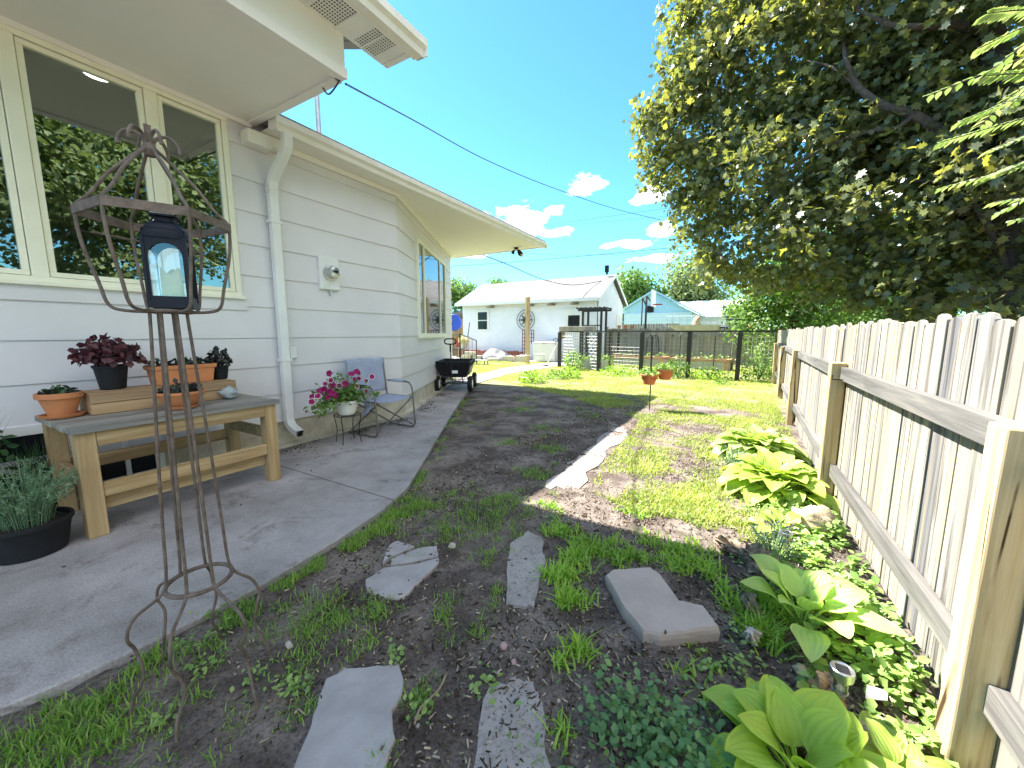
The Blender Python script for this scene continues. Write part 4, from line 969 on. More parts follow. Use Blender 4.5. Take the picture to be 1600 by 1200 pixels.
# ------------------------------------------------------------ flagstones
def slab(name, pix, th, mat, label, cat, jit=.006, n=3, zb=0, sm=2):
    P = [G(*p, z=zb+th) for p in pix]; c = sum(P, Vector())/len(P); c.z = zb
    q = [(p.x-c.x, p.y-c.y) for p in P]; m = len(q); out = []
    for i in range(m):
        a = Vector(q[i]); b_ = Vector(q[(i+1) % m])
        for k in range(n): p = a.lerp(b_, k/n); out.append(p+Vector((random.uniform(-jit, jit), random.uniform(-jit, jit))))
    L = len(out); b = MB(); vs = []
    for (f, z) in ((1.0, -.04), (1.012, th*.45), (1.0, th*.8), (.975, th)):
        for p in out:
            f2 = f+random.uniform(-.008, .008) if z < th-.01 else f; vs.append((p.x*f2, p.y*f2, z))
    fs = [tuple(3*L+k for k in range(L)), tuple(reversed(range(L)))]
    for i in range(3):
        for k in range(L): fs.append((i*L+k, i*L+(k+1) % L, (i+1)*L+(k+1) % L, (i+1)*L+k))
    STONES.append(([(p.x+c.x, p.y+c.y) for p in out], zb+th))
    b.add(vs, fs); o = b.build(name, mat, smooth=False, loc=c); tag(o, label, cat); return o
STONES = []
slab('flagstone', [(598, 878), (607, 852), (622, 844), (648, 853), (612, 868)], .016, M['stone'], 'small grey corner piece of the cracked flagstone nearest the walkway', 'flagstone')
slab('flagstone', [(612, 872), (652, 856), (682, 852), (686, 868), (640, 878), (610, 882)], .015, M['stone'], 'narrow middle strip of the cracked grey flagstone', 'flagstone')
slab('flagstone', [(570, 905), (600, 886), (640, 882), (685, 872), (684, 880), (655, 908), (632, 932), (600, 932), (575, 922)], .016, M['stone'], 'largest front piece of the cracked grey flagstone', 'flagstone')
slab('flagstone', [(510, 1060), (540, 1043), (590, 1040), (622, 1036), (632, 1060), (628, 1088), (612, 1110), (618, 1150), (600, 1200), (590, 1240), (440, 1240), (480, 1150), (495, 1100)], .014, M['stone'], 'large lavender grey flagstone at the bottom of the yard', 'flagstone', .004)
slab('flagstone', [(947, 898), (957, 889), (1015, 886), (1028, 893), (1035, 903), (1062, 938), (1100, 947), (1125, 978), (1080, 984), (1030, 990), (1005, 985), (975, 950)], .055, M['paver'], 'thick tan flagstone lying on the dirt near the fence bed', 'flagstone', .003)

# stick, pebbles, chips
p0, p1 = G(698, 1055), G(648, 1135)
b = MB().tube(spline([(0, 0, .01), ((p1.x-p0.x)*.35+.01, (p1.y-p0.y)*.35, .012), ((p1.x-p0.x)*.75-.012, (p1.y-p0.y)*.75, .01), (p1.x-p0.x, p1.y-p0.y, .008)], 6), [.004]*18+[.003], 6)
tag(b.build('stick', M['deadwood'], smooth=True, loc=p0), 'thin bent brown stick on the bare dirt', 'stick')
def lump(name, loc, r, mat, label, cat, sc=(1, 1, .7), rough=.35, seed=0, rz=0, stuff=None):
    b = MB(); nu, nv = 20, 12
    def f(u, v):
        a = 2*PI*u; t = PI*v; d = Vector((math.sin(t)*math.cos(a), math.sin(t)*math.sin(a), math.cos(t)))
        k = 1+rough*mn.fractal(d*1.8+Vector((seed, 0, 0)), .8, 2, 4); return (d.x*r*sc[0]*k, d.y*r*sc[1]*k, d.z*r*sc[2]*k+r*sc[2]*.55)
    b.grid(f, nu, nv); o = b.build(name, mat, smooth='all', loc=loc); o.rotation_euler.z = rz; tag(o, label, cat); return o
M['whitestone'] = paint('white stone', (.50, .44, .38), (.36, .31, .27), .8, 9); M['pinkstone'] = paint('pink pebble', (.42, .28, .27), (.32, .2, .2), .7, 9)
lump('pebble', G(707, 855), .022, M['whitestone'], 'white pebble between the cracked flagstone and the grass', 'pebble', seed=2)
lump('pebble', G(452, 1010), .02, M['whitestone'], 'white shell like pebble right of the iron stand', 'pebble', (1, .5, .6), seed=5)
lump('pebble', G(787, 1012), .016, M['pinkstone'], 'round pink pebble on the mulch', 'pebble', (1, 1, .9), .1, seed=4)
lump('pebble', G(803, 1036), .012, M['pinkstone'], 'smaller brown pebble below the round pink one', 'pebble', seed=8)
lump('rock', Vector((.50, 2.95, 0)), .11, M['rock'], 'tan angular rock against the fence foot', 'rock', (1.1, .8, .9), .4, seed=3)
lump('rock', G(1340, 1165), .06, M['rock'], 'pale mottled stone beside the front hosta', 'rock', (1, .9, .8), .3, seed=11)
lump('rock', G(1252, 1052), .025, M['rock'], 'small brown stone left of the near solar light', 'rock', seed=13)
def log(p, q, r, mat, label, seed):
    p = Vector(p); q = Vector(q); d = q-p; b = MB(); nz_ = 22; nn_ = 26; vs = []
    x = d.cross(Vector((0, 0, 1))).normalized(); y = x.cross(d).normalized()
    for i in range(nz_+1):
        t = i/nz_; rr = r*(.65+.5*math.sin(PI*min(1, t*1.1+.1)))
        for k in range(nn_):
            a = 2*PI*k/nn_; kk = 1+1.5*mn.noise(Vector((math.cos(a)*3.2+seed, math.sin(a)*3.2, t*2.2)))+.5*mn.noise(Vector((math.cos(a)*8+seed, math.sin(a)*8, t*9))); vs.append(d*t+x*math.cos(a)*rr*kk+y*math.sin(a)*rr*kk)
    fs = [(i*nn_+k, i*nn_+(k+1) % nn_, (i+1)*nn_+(k+1) % nn_, (i+1)*nn_+k) for i in range(nz_) for k in range(nn_)]+[tuple(reversed(range(nn_))), tuple(nz_*nn_+k for k in range(nn_))]
    b.add(vs, fs); o = b.build('wood_chunk', mat, smooth=False, loc=p); tag(o, label, 'driftwood'); return o
log(G(1118, 842, .04), G(1165, 868, .03), .028, M['deadwood'], 'dark split log piece at the sunlight edge of the bed', 1)
log(G(1165, 862, .05), G(1225, 900, .04), .045, M['deadwood'], 'orange brown rotten log by the lavender', 4)
log(G(1166, 930, .05), G(1186, 968, .03), .022, M['deadwood'], 'grey upright wood splinter beside the striped hosta', 7)
log(G(1172, 985, .07), G(1180, 1005, .0), .018, M['whitestone'], 'pale bleached wood stub left of the striped hosta', 9)
log(G(1290, 1092, .02), G(1300, 1058, .05), .028, M['riser'], 'tan sawn wood block behind the near solar light', 12)

n = 34000
P = np.column_stack([rng.uniform(-2.2, .65, n), rng.uniform(.4, 6.5, n), np.zeros(n)])
keep = []
for i in range(n):
    x, y = P[i, 0], P[i, 1]
    if inpoly(x, y, WALK): continue
    dens = .35+.9*mn.noise(Vector((x*1.4, y*1.4, 5)))
    if y < 2.2 and x > -.9: dens += .5
    if random.random() < dens: P[i, 2] = gh(x, y)+.006; keep.append(i)
P = P[keep]; n = len(P)
Mm = frames(rng.normal(size=(n, 3))*.35+[0, 0, 1], rng.uniform(0, 2*PI, n), np.ones(n))
Mm = Mm*np.stack([rng.uniform(.0008, .0035, n), rng.uniform(.003, .016, n)*rng.uniform(.4, 1.3, n), rng.uniform(.001, .003, n)], axis=1)[:, None, :]
cube = ([(-1, -1, -1), (1, -1, -1), (.7, 1, -1), (-.8, 1, -1), (-1, -.8, 1), (.8, -1, 1), (.6, .9, 1), (-.7, 1, 1)], [(0, 3, 2, 1), (4, 5, 6, 7), (0, 1, 5, 4), (1, 2, 6, 5), (2, 3, 7, 6), (3, 0, 4, 7)])
tag(scatter('mulch_chips', cube[0], cube[1], Mm, P, M['chips']), 'scattered dark wood chips and bits on the dirt', 'mulch', kind='stuff')
P = []
for (pl, zt) in STONES+[([(p.x, p.y) for p in q], .006) for q in PW]:
    bx = [p[0] for p in pl]; by = [p[1] for p in pl]
    for _ in range(110):
        x, y = random.uniform(min(bx), max(bx)), random.uniform(min(by), max(by))
        if not inpoly(x, y, pl): continue
        ed = min((Vector((x, y))-Vector(pl[i]).lerp(Vector(pl[(i+1) % len(pl)]), .5)).length for i in range(len(pl)))
        if random.random() < .02+.35*max(0, 1-ed/.035): P.append((x, y, zt+.001))
while len(P) < 1900:
    t = random.random()**.9*9-.5; d = abs(random.gauss(0, .16))+.02 if random.random() < .9 else random.uniform(0, 1.2)
    p = Vector((WX+.07+d, t)) if t < 4 else BEND+wdir*(t-4)+wnor*(d+.07)
    if not inpoly(p.x, p.y, WALK): continue
    if mn.noise(Vector((p.x*2, p.y*2, 11))) < -.05: continue
    P.append((p.x, p.y, .028))
P = np.array(P); n = len(P)
Mm = frames(rng.normal(size=(n, 3))*.3+[0, 0, 1], rng.uniform(0, 6, n), np.ones(n))*np.stack([rng.uniform(.0015, .005, n), rng.uniform(.002, .011, n), rng.uniform(.0008, .003, n)], axis=1)[:, None, :]
tag(scatter('leaf_litter', cube[0], cube[1], Mm, P, M['litter']), 'dry crumbs of soil and leaf litter along the foot of the house wall', 'litter', kind='stuff')
n = 1500; P = np.column_stack([rng.uniform(-2.6, .6, n), rng.uniform(.5, 7, n), np.zeros(n)])
P = np.array([(x, y, gh(x, y)+.003) for x, y, _ in P if not inpoly(x, y, WALK)]); n = len(P)
Mm = frames(rdir(n), rng.uniform(0, 6, n), rng.uniform(.0015, .006, n))
tag(scatter('pebbles', cube[0], cube[1], Mm, P, M['pebble']), 'tiny pebbles strewn over the bare soil', 'pebbles', kind='stuff')

# ------------------------------------------------------------ grass
def tufts(name, blobs, mat, label, wid, lean=1.0):
    P = []; Hh = []
    for (px, py, rx, n, h) in blobs:
        c = G(px, py)
        nc = max(2, n//20); cs = [(c.x+random.gauss(0, rx*.55), c.y+random.gauss(0, rx*.55)) for _ in range(nc)]
        for i in range(int(n*.85)):
            q = cs[random.randrange(nc)]; x, y = q[0]+random.gauss(0, .024), q[1]+random.gauss(0, .024)
            if inpoly(x, y, WALK): continue
            P.append((x, y, gh(x, y)-.003)); Hh.append(h*random.uniform(.2, .95))
    o = blades(name, np.array(P), Hh, wid, mat, lean); return tag(o, label, 'grass', kind='stuff')
edge = []
for t in np.linspace(0, 1, 46):      # ragged strip along the walkway edge
    ex = [(-2.06, -.3), (-1.97, .3), (-1.93, .87), (-1.98, 1.32), (-2.06, 1.77), (-2.42, 2.5), (-3.6, 4.4), (-4.5, 5.9)]
    s = t*(len(ex)-1); i = min(int(s), len(ex)-2); x = ex[i][0]+(ex[i+1][0]-ex[i][0])*(s-i); y = ex[i][1]+(ex[i+1][1]-ex[i][1])*(s-i)
    edge.append((x, y))
P = []; Hh = []
for (x, y) in edge:
    k = 190 if y < 2.0 else 100
    if 2.6 < y < 4: k = 70
    for _ in range(k):
        a = x+.045+abs(random.gauss(0, .10 if y < 2.1 else .04)); b_ = y+random.uniform(-.12, .12)
        if mn.noise(Vector((a*6, b_*6, 1))) < .02 or inpoly(a, b_, WALK): continue
        P.append((a, b_, gh(a, b_)-.003)); Hh.append(random.uniform(.018, .06))
tag(blades('edge_grass', np.array(P), Hh, .0042, M['grass'], 1.2), 'ragged green grass strip along the walkway edge', 'grass', kind='stuff')
tufts('shade_grass', [(660, 790, .12, 420, .06), (640, 800, .12, 380, .06), (700, 830, .2, 600, .05), (760, 810, .25, 900, .055), (800, 790, .25, 900, .05), (830, 740, .2, 600, .05), (860, 700, .25, 500, .05),
    (810, 640, .3, 600, .05), (830, 625, .3, 400, .05), (790, 690, .2, 300, .05), (850, 670, .25, 500, .05), (900, 640, .3, 300, .05), (930, 650, .3, 300, .05), (760, 870, .08, 160, .05), (780, 930, .05, 90, .05), (640, 870, .1, 100, .04),
    (540, 960, .12, 420, .05), (500, 980, .12, 380, .045), (600, 955, .07, 160, .045), (560, 1010, .06, 160, .04), (480, 1030, .12, 220, .04), (460, 960, .15, 380, .05), (650, 1080, .05, 200, .04), (700, 960, .06, 120, .05), (740, 990, .06, 120, .05), (360, 1000, .12, 160, .04),
    (120, 1130, .10, 600, .05), (60, 1150, .10, 600, .05), (200, 1150, .12, 500, .05), (100, 1180, .12, 500, .05), (330, 1180, .1, 160, .04), (470, 1110, .05, 120, .04), (690, 940, .05, 60, .04), (600, 820, .08, 300, .05), (715, 780, .2, 400, .05), (590, 1190, .03, 60, .05), (820, 1190, .05, 60, .04), (740, 660, .2, 200, .04)],
    M['grass'], 'short weedy green grass tufts in the shaded dirt', .0045, 1.8)
tufts('crabgrass', [(850, 790, .05, 60, .05), (880, 900, .07, 330, .085), (895, 870, .08, 260, .08), (875, 830, .08, 260, .07), (890, 940, .05, 260, .08), (935, 860, .10, 420, .07), (975, 870, .08, 260, .07), (910, 850, .06, 200, .07), (1070, 860, .12, 420, .07), (1050, 880, .08, 240, .06), (1100, 890, .07, 220, .07),
    (905, 1020, .03, 130, .08), (880, 1045, .03, 60, .06), (878, 1150, .018, 45, .07), (1010, 850, .1, 150, .06), (1130, 930, .05, 80, .07), (1140, 950, .04, 60, .07), (1200, 990, .07, 260, .10), (1215, 960, .07, 260, .10), (1190, 1000, .06, 160, .08), (1185, 930, .05, 80, .09), (1000, 870, .05, 60, .06), (1110, 1040, .02, 30, .05), (1085, 1010, .02, 25, .04), (1075, 1060, .02, 30, .05), (1110, 1100, .02, 26, .05), (990, 800, .1, 150, .05), (870, 800, .07, 120, .05)],
    M['crab'], 'bright green crabgrass clumps around the tan flagstone', .0100, 2.0)
# lawn
LAWN = [G(*p) for p in [(735, 588), (800, 600), (880, 618), (950, 640), (1000, 655), (985, 680), (945, 720), (915, 765), (990, 800), (1060, 812), (1150, 845), (1225, 860), (1320, 800)]]+[Vector((.62, 3.8, 0)), Vector((.7, 6, 0)), Vector((.9, 12, 0)), Vector((.9, 16, 0)), Vector((-7.1, 15, 0)), Vector((-11, 14.1, 0)), Vector((-12, 12.5, 0))]
LP = [(p.x, p.y) for p in LAWN]; PVP = [(p.x, p.y) for p in PAVE]; STRIP = [[(p.x, p.y) for p in q] for q in PW]
P = []; Hh = []; Wd = []
tries = 0
while len(P) < 120000 and tries < 500000:
    tries += 1
    y = 2.5+13.3*random.random()**1.5; x = random.uniform(-12, .9) if y > 8 else random.uniform(-5.2, .7)
    if not inpoly(x, y, LP) or inpoly(x, y, PVP) or any(inpoly(x, y, q) for q in STRIP): continue
    nse = mn.fractal(Vector((x*1.1, y*1.1, 7)), .8, 2, 4)+.5*mn.noise(Vector((x*4, y*4, 2)))
    d = .72+nse*1.5
    if y < 5.5 and x < .1: d -= .16          # bare sunny dirt in the middle
    if y < 8 and x > -.2: d -= .05
    if random.random() > d: continue
    P.append((x, y, (gh(x, y) if y < 10 else 0)-.002)); Hh.append(random.uniform(.016, .045)*(1 if y < 7 else 1.15)*(1+.4*nse))
P = np.array(P); tag(blades('lawn_grass', P, Hh, .0068, M['lawn'], 1.3), 'patchy sunlit yellow green lawn', 'grass', kind='stuff')
# tiny broad leaves in the lawn
n = 20000; Q = P[rng.integers(0, len(P), n)]; Q = Q[Q[:, 1] < 7.5]; n = len(Q); Q = Q+rng.normal(0, .02, (n, 3)); Q[:, 2] = [gh(a, b_)+random.uniform(.004, .025) for a, b_ in Q[:, :2]]
tag(leafset('clover', OVAL, Q, rng.normal(size=(n, 3))*.35+[0, 0, 1], rng.uniform(.010, .026, n), M['clover']), 'tiny clover and weed leaves in the lawn', 'clover', kind='stuff')

# ------------------------------------------------------------ hostas
def hosta_leaf(mb, base, az, L, Wd, rise, droop, rip=.0022, nu=29, nv=11, curl=.25, stalk=.5):
    # petiole then blade following an arc
    d = Vector((math.cos(az), math.sin(az), 0)); s = Vector((-d.y, d.x, 0)); pts = []
    th = rise; p = Vector(base); st = L*stalk; k = 4
    stem = [p.copy()]
    for i in range(k): p = p+(d*math.cos(th)+Vector((0, 0, 1))*math.sin(th))*st/k; th -= .06; stem.append(p.copy())
    mb.tube(stem, .0035, 5)
    spine = []; dth = (droop)/(nv-1)
    for j in range(nv):
        spine.append((p.copy(), th)); p = p+(d*math.cos(th)+Vector((0, 0, 1))*math.sin(th))*L/(nv-1); th -= dth
    def f(u, v):
        j = min(int(round(v*(nv-1))), nv-1); c, t = spine[j]; w = Wd*max(0, math.sin(PI*(v**.72))**.8)*.5+.002
        up = (-d*math.sin(t)+Vector((0, 0, 1))*math.cos(t)); uu = (u-.5)*2
        z = curl*w*abs(uu)**1.3+rip*math.cos(uu*PI*6)*math.sin(PI*min(v*1.05, 1))+.006*math.sin(v*9+az*3)*abs(uu)
        return c+s*uu*w+up*z
    mb.grid(f, nu, nv)
def hosta(c, rad, n, L, mat, label, seed, H=1.0, spread=58, dr=45):
    random.seed(seed); o = empty('hosta', c, label, 'hosta', group=None)
    rings = []
    for i in range(n):
        t = i/n; az = i*2.39996+random.uniform(-.25, .25); r = rad*.15*t
        rise = R(80)-t*R(spread)+random.uniform(-.12, .12); ll = L*(.75+.35*t)*random.uniform(.85, 1.1)
        b = MB(); hosta_leaf(b, (r*math.cos(az), r*math.sin(az), 0), az, ll, ll*random.uniform(.62, .78), rise, R(dr)+t*R(dr)+random.uniform(-.2, .2), stalk=.75*H)
        b.build('leaf', mat, o, smooth='all')
    return o
hosta(G(1245, 1200)+Vector((.0, -.045, 0)), .2, 30, .185, M['hostabig'], 'big chartreuse hosta at the bottom right corner of the yard', 3, .75, 50, 38)
hosta(G(1420, 1230)+Vector((-.02, 0, 0)), .15, 11, .13, M['hosta'], 'small yellow green hosta between the near post and the front hosta', 31, .5)
hosta(Vector((.335, 1.93, 0)), .15, 17, .18, M['hostafront'], 'upright cream striped hosta behind the near solar light', 12, 1.0, 42, 30)
hosta(Vector((.36, 3.55, 0)), .3, 60, .25, M['hosta'], 'large golden hosta mound in front of the second fence post', 5, .95)
hosta(Vector((.26, 4.55, 0)), .3, 90, .235, M['hostafar'], 'cream edged hosta mound behind the golden one', 8, 1.1)
hosta(Vector((.33, 2.80, 0)), .15, 10, .13, M['hosta'], 'small broken hosta behind the far solar light', 14, .9)
random.seed(21)

# ------------------------------------------------------------ bed plants
def cover(name, n, reg, mat, label, size, zmax, cat='ground cover', tm=OVAL):
    P = []
    while len(P) < n:
        x = random.uniform(reg[0], reg[1]); y = random.uniform(reg[2], reg[3])
        if x < reg[0]+(reg[1]-reg[0])*.45*(.5+mn.noise(Vector((y*2, x, 3)))*1.6): continue
        k = mn.noise(Vector((x*6, y*6, 4)))
        if k < -.22 or math.hypot(x-.375, y-1.50) < .07: continue
        P.append((x, y, gh(x, y)+.01+zmax*random.random()*(.5+k)))
    P = np.array(P); n = len(P)
    return tag(leafset(name, tm, P, rng.normal(size=(n, 3))*.38+[-.15, 0, 1], size*rng.uniform(.5, 1.3, n), mat), label, cat, kind='stuff')
cover('ground_cover', 2600, (.20, .66, 1.45, 3.3), M['cover'], 'leafy green ground cover along the foot of the fence', .038, .10)
cover('ground_cover', 1500, (.05, .45, 2.3, 4.0), M['cover'], 'low mixed weeds in front of the hostas', .02, .07)
n = 700; P = np.column_stack([rng.normal(-.13, .11, n), rng.normal(1.10, .09, n), rng.uniform(.01, .09, n)])
tag(leafset('weed_patch', OVAL, P, rng.normal(size=(n, 3))*.45+[0, 0, 1], rng.uniform(.014, .034, n), M['bindweed']), 'blue green leafy weed patch left of the front hosta', 'weeds', kind='stuff')
for (px, py, k) in ((340, 990, 14), (290, 1010, 16), (500, 1070, 20), (590, 1035, 8), (1175, 1035, 12), (1145, 1050, 10), (330, 965, 12), (1150, 870, 16), (460, 1030, 14), (860, 815, 16)):
    pass
WP = [(340, 990), (290, 1010), (470, 1075), (620, 1030), (1165, 1035), (1140, 1050), (330, 965), (445, 1075), (860, 815), (760, 1075), (400, 1060), (320, 1045), (1100, 1045), (250, 1130), (660, 1110), (1150, 990)]
Q = []
for (px, py) in WP:
    c = G(px, py)
    for _ in range(26): Q.append((c.x+random.gauss(0, .028), c.y+random.gauss(0, .028), random.uniform(.006, .035)))
Q = np.array(Q); n = len(Q)
tag(leafset('seedlings', OVAL, Q, rng.normal(size=(n, 3))*.35+[0, 0, 1], rng.uniform(.012, .028, n), M['cover']), 'scattered broadleaf seedlings on the shaded dirt', 'weeds', kind='stuff')
# lavender
for (c, lab) in (((.27, 2.42, 0), 'thin lavender with pale purple spikes beside the rotten log'), ((.06, 3.95, 0), 'wispy lavender in the lawn left of the golden hosta')):
    o = empty('lavender', c, lab, 'lavender'); 
    spriggy(o, 42, .12, .0, .22, M['rosemary'], .0022, .02, npl=10)
    n = 130; a = rng.uniform(0, 2*PI, n); q = rng.uniform(0, .12, n)
    leafset('foliage', OVAL, np.column_stack([q*np.cos(a), q*np.sin(a), rng.uniform(.15, .27, n)]), rdir(n), rng.uniform(.006, .011, n), M['lav'], o)
# solar lights
def solar(c, h, label):
    o = empty('solar_light', c, label, 'garden light')
    MB().tube([(0, 0, -.03), (0, 0, h*.55)], .0085, 12).build('stake', M['steel'], o, smooth=True)
    MB().lathe([(.010, h*.55), (.020, h*.56), (.022, h*.60), (.010, h*.605)], 20).build('collar', M['steel'], o, smooth=True)
    b = MB(); b.lathe([(.0195, h*.60), (.0195, h*.86)], 20); b.f = b.f[:-2]; b.build('lens', M['lglass'], o, smooth=True)
    MB().tube([(0, 0, h*.6), (0, 0, h*.7)], .004, 8).build('led', M['white'], o)
    cp = MB().lathe([(.027, h*.84), (.0305, h*.845), (.0315, h*.99), (.029, h), (.028, h*.985), (.004, h*.985)], 28).build('cap', M['steel'], o, smooth=True)
    MB().box((-.017, -.017, h*.986), (.017, .017, h*.992)).build('solar_panel', M['dark'], cp)
solar(G(1306, 1128), .195, 'brushed steel solar stake light by the front hosta')
solar(Vector((.32, 2.52, 0)), .145, 'steel solar stake light among the lavender further back')
tag(MB().extr([(0, 0, .03), (.06, .02, .035), (.07, .06, .04), (.02, .07, .03)], (0, 0, .004)).build('slate_shard', M['stone'], loc=G(1350, 1105)), 'small pale blue shard in the ground cover', 'shard')

# ------------------------------------------------------------ shepherd stake with pots
sp = empty('plant_stake', (-1.145, 6.5, 0), 'thin grey double hooked stake rising from the lawn', 'plant stake')
b = MB(); b.tube([(0, 0, -.03), (0, 0, 1.05)], .009, 8)
for s in (-1, 1): b.tube(spline([(0, 0, .95), (0, 0, 1.15), (s*.045, 0, 1.22), (s*.09, 0, 1.13), (s*.10, 0, .95)], 6), .007, 8)
b.tube([(.13*math.cos(2*PI*k/24)-.02, .13*math.sin(2*PI*k/24), .52) for k in range(24)], .005, 6, closed=True)
b.build('pole', M['blackiron'], sp, smooth=True)
prof = [(.075, 0), (.085, .005), (.125, .13), (.14, .132), (.145, .16), (.14, .165), (.13, .14), (.004, .13)]
for (dx, dy, dz, lab) in ((-.02, -.02, .42, 'orange hanging pot on the stake, front one of the pair'), (.20, .10, .50, 'orange hanging pot partly hidden behind the front one')):
    o = pot('hanging_pot', (-1.145+dx, 6.5+dy, dz), prof, M['terrabright'], lab, 'pot', .12, .14)
    rosette(o, 150, .17, .16, M['cover'], .05, .6, zs=.12)

# ------------------------------------------------------------ trees
def crown(name, blobs, per, size, mat, tmpl, parent, org, clr=.28, up=.5, flat=.6):
    C = []; Nn = []
    for (c, r, f) in blobs:
        nc = int(f*per)
        for _ in range(nc):
            d = rdir(1)[0]; q = r*(.45+.55*random.random()**.5); cc = np.array(c)+d*q*np.array([1, 1, .85])
            k = random.randint(26, 40)
            off = rdir(k)*(rng.uniform(0, 1, (k, 1))**.45)*clr*2.0*np.array([1, 1, flat])
            C.append(cc+off); Nn.append(d[None, :]*.45+rng.normal(size=(k, 3))*.55+[0, 0, up])
    C = np.concatenate(C); Nn = np.concatenate(Nn); ok = C[:, 2] > .3; C = C[ok]; Nn = Nn[ok]
    return leafset(name, tmpl, C-np.array(org), Nn, size*rng.uniform(.6, 1.25, len(C)), mat, parent)
# big maple beyond the fence
TB = Vector((3.75, 8.9, 0))
mp = empty('maple_tree', TB, 'huge dark leaved maple towering over the fence at right', 'tree')
def limb(mb, pts, r0, r1): 
    s = spline(pts, 5); n_ = len(s); mb.tube([Vector(p)-TB for p in s], [r0+(r1-r0)*i/(n_-1) for i in range(n_)], 10)
b = MB(); limb(b, [TB+Vector((0, 0, -.1)), TB+Vector((-.02, .0, 1)), DP(1578, 400, 9.6), DP(1568, 330, 9.5), DP(1580, 240, 9.5), DP(1560, 120, 9.6), DP(1540, 30, 9.6), DP(1500, -80, 9.8)], .30, .12); b.build('trunk', M['bark'], mp, smooth=True)
for k, (pl, r0, r1) in enumerate([([(1568, 330, 9.5), (1530, 265, 9.0), (1480, 215, 8.9), (1425, 178, 8.75), (1380, 165, 8.7), (1340, 135, 8.7), (1322, 95, 8.7), (1318, 60, 8.9)], .10, .025),
        ([(1430, 178, 8.75), (1400, 200, 8.7), (1360, 205, 8.7), (1300, 225, 8.7), (1240, 260, 8.8), (1200, 300, 9.0)], .035, .012),
        ([(1550, 60, 9.5), (1500, 40, 9), (1440, 42, 8.6), (1390, 38, 8.5), (1330, 10, 8.6)], .07, .02),
        ([(1340, 135, 8.7), (1300, 105, 8.7), (1260, 95, 8.8)], .03, .012),
        ([(1575, 420, 9.4), (1530, 330, 8.9), (1490, 290, 8.9), (1400, 280, 8.9)], .05, .02)]):
    b = MB(); limb(b, [DP(*p) for p in pl], r0, r1); b.build('branch', M['bark'], mp, smooth=True)
def PB(px, py, d, r, f=1): return (tuple(DP(px, py, d)), r, f*r*r)
bl = [PB(1115, 30, 10, 1.0), PB(1085, 60, 10, .8), PB(1040, 170, 10.1, .6), PB(1035, 240, 10.2, .6), PB(1180, -60, 10, 1.5), PB(1100, 120, 10, .95, 1.5), PB(1060, 210, 10.2, .85, 1.5), PB(1070, 270, 10.2, .85, 1.5), PB(1110, 330, 10.2, .85, 1.5), PB(1130, 390, 10, .6), PB(1120, 425, 11, .5), PB(1165, 430, 11, .55), PB(1200, 120, 10, 1.5, 1.5), PB(1220, 260, 10, 1.5, 1.5), PB(1240, 380, 9.8, 1.1),
      PB(1320, 60, 9.8, 1.7), PB(1350, 200, 10, 1.7), PB(1350, 340, 9.8, 1.6), PB(1430, 430, 9.4, 1.0), PB(1480, 100, 10, 1.8), PB(1480, 280, 9.8, 1.7), PB(1530, 430, 10.6, 1.1), PB(1600, 200, 11.4, 1.9), PB(1620, 380, 11.4, 1.5), PB(1300, 430, 9.8, .8),
      PB(1700, 0, 10, 2.2), PB(1450, -120, 10, 2.4), PB(1750, 250, 10, 2.0), PB(1750, 420, 9.5, 1.2), PB(1250, -150, 10, 2.0)]
crown('crown', bl, 34, .132, M['mapleleaf'], MAPLE, mp, TB, .19, .25, .8)
# neighbour tree whose crown the windows mirror, and its compound leafed branch
NT = Vector((5.6, 2.3, 0))
nt_ = empty('garden_tree', NT, 'bright compound leaved tree reaching in at the right edge', 'tree')
b = MB(); b.tube([Vector((0, 0, -.1)), Vector((.05, 0, 1.5)), Vector((-.1, .1, 3)), Vector((-.2, .1, 4.5))], [.2, .17, .13, .07], 10); b.build('trunk', M['bark'], nt_, smooth=True)
bl = [((5.4, 2.3, 4.9), 1.7, 2.6), ((5.8, .8, 4.4), 1.6, 2.2), ((6.3, 3.4, 4.6), 1.3, 2), ((6.4, 0, 5.5), 1.9, 2.6), ((5.6, 1.6, 6.3), 1.8, 2.6), ((6.0, -1.2, 3.6), 1.7, 2.2), ((6.4, 3.0, 2.8), 1.1, 1.5), ((6.2, .8, 2.6), 1.3, 1.8), ((7.0, 3.9, 6.4), 1.6, 2), ((5.6, 4.8, 5.2), 1.6, 2.4), ((6.6, 6.2, 4.6), 1.7, 2.4), ((6.0, 5.6, 6.8), 1.7, 2.2), ((6.4, 4.4, 3.2), 1.4, 2)]
crown('crown', bl, 38, .16, M['paleleaf'], OVAL, nt_, NT, .28, .4, .6)
b = MB(); C = []; Nn = []; SP = []
sprs = [((1720, 20), (1620, 35), (1530, 75), 3.9), ((1720, 100), (1640, 110), (1535, 118), 3.8), ((1720, 170), (1620, 180), (1470, 222), 3.8), ((1730, 200), (1640, 235), (1545, 275), 3.7), ((1720, 10), (1600, 15), (1545, 20), 4.0), ((1700, 120), (1600, 150), (1500, 190), 4.1)]
LV = []
for (a, m_, e, d) in sprs:
    pts = spline([DP(*a, d+.5), DP(*m_, d+.1), DP(*e, d)], 13); b.tube([p-NT for p in pts], .005, 5)
    for i in range(6, len(pts)-1):
        dr = (pts[i+1]-pts[i-1]).normalized(); sd_ = dr.cross(Vector((0, 0, 1))).normalized()
        for s in (-1, 1): LV.append((pts[i], (sd_*s+dr*.55-Vector((0, 0, .25))).normalized()))
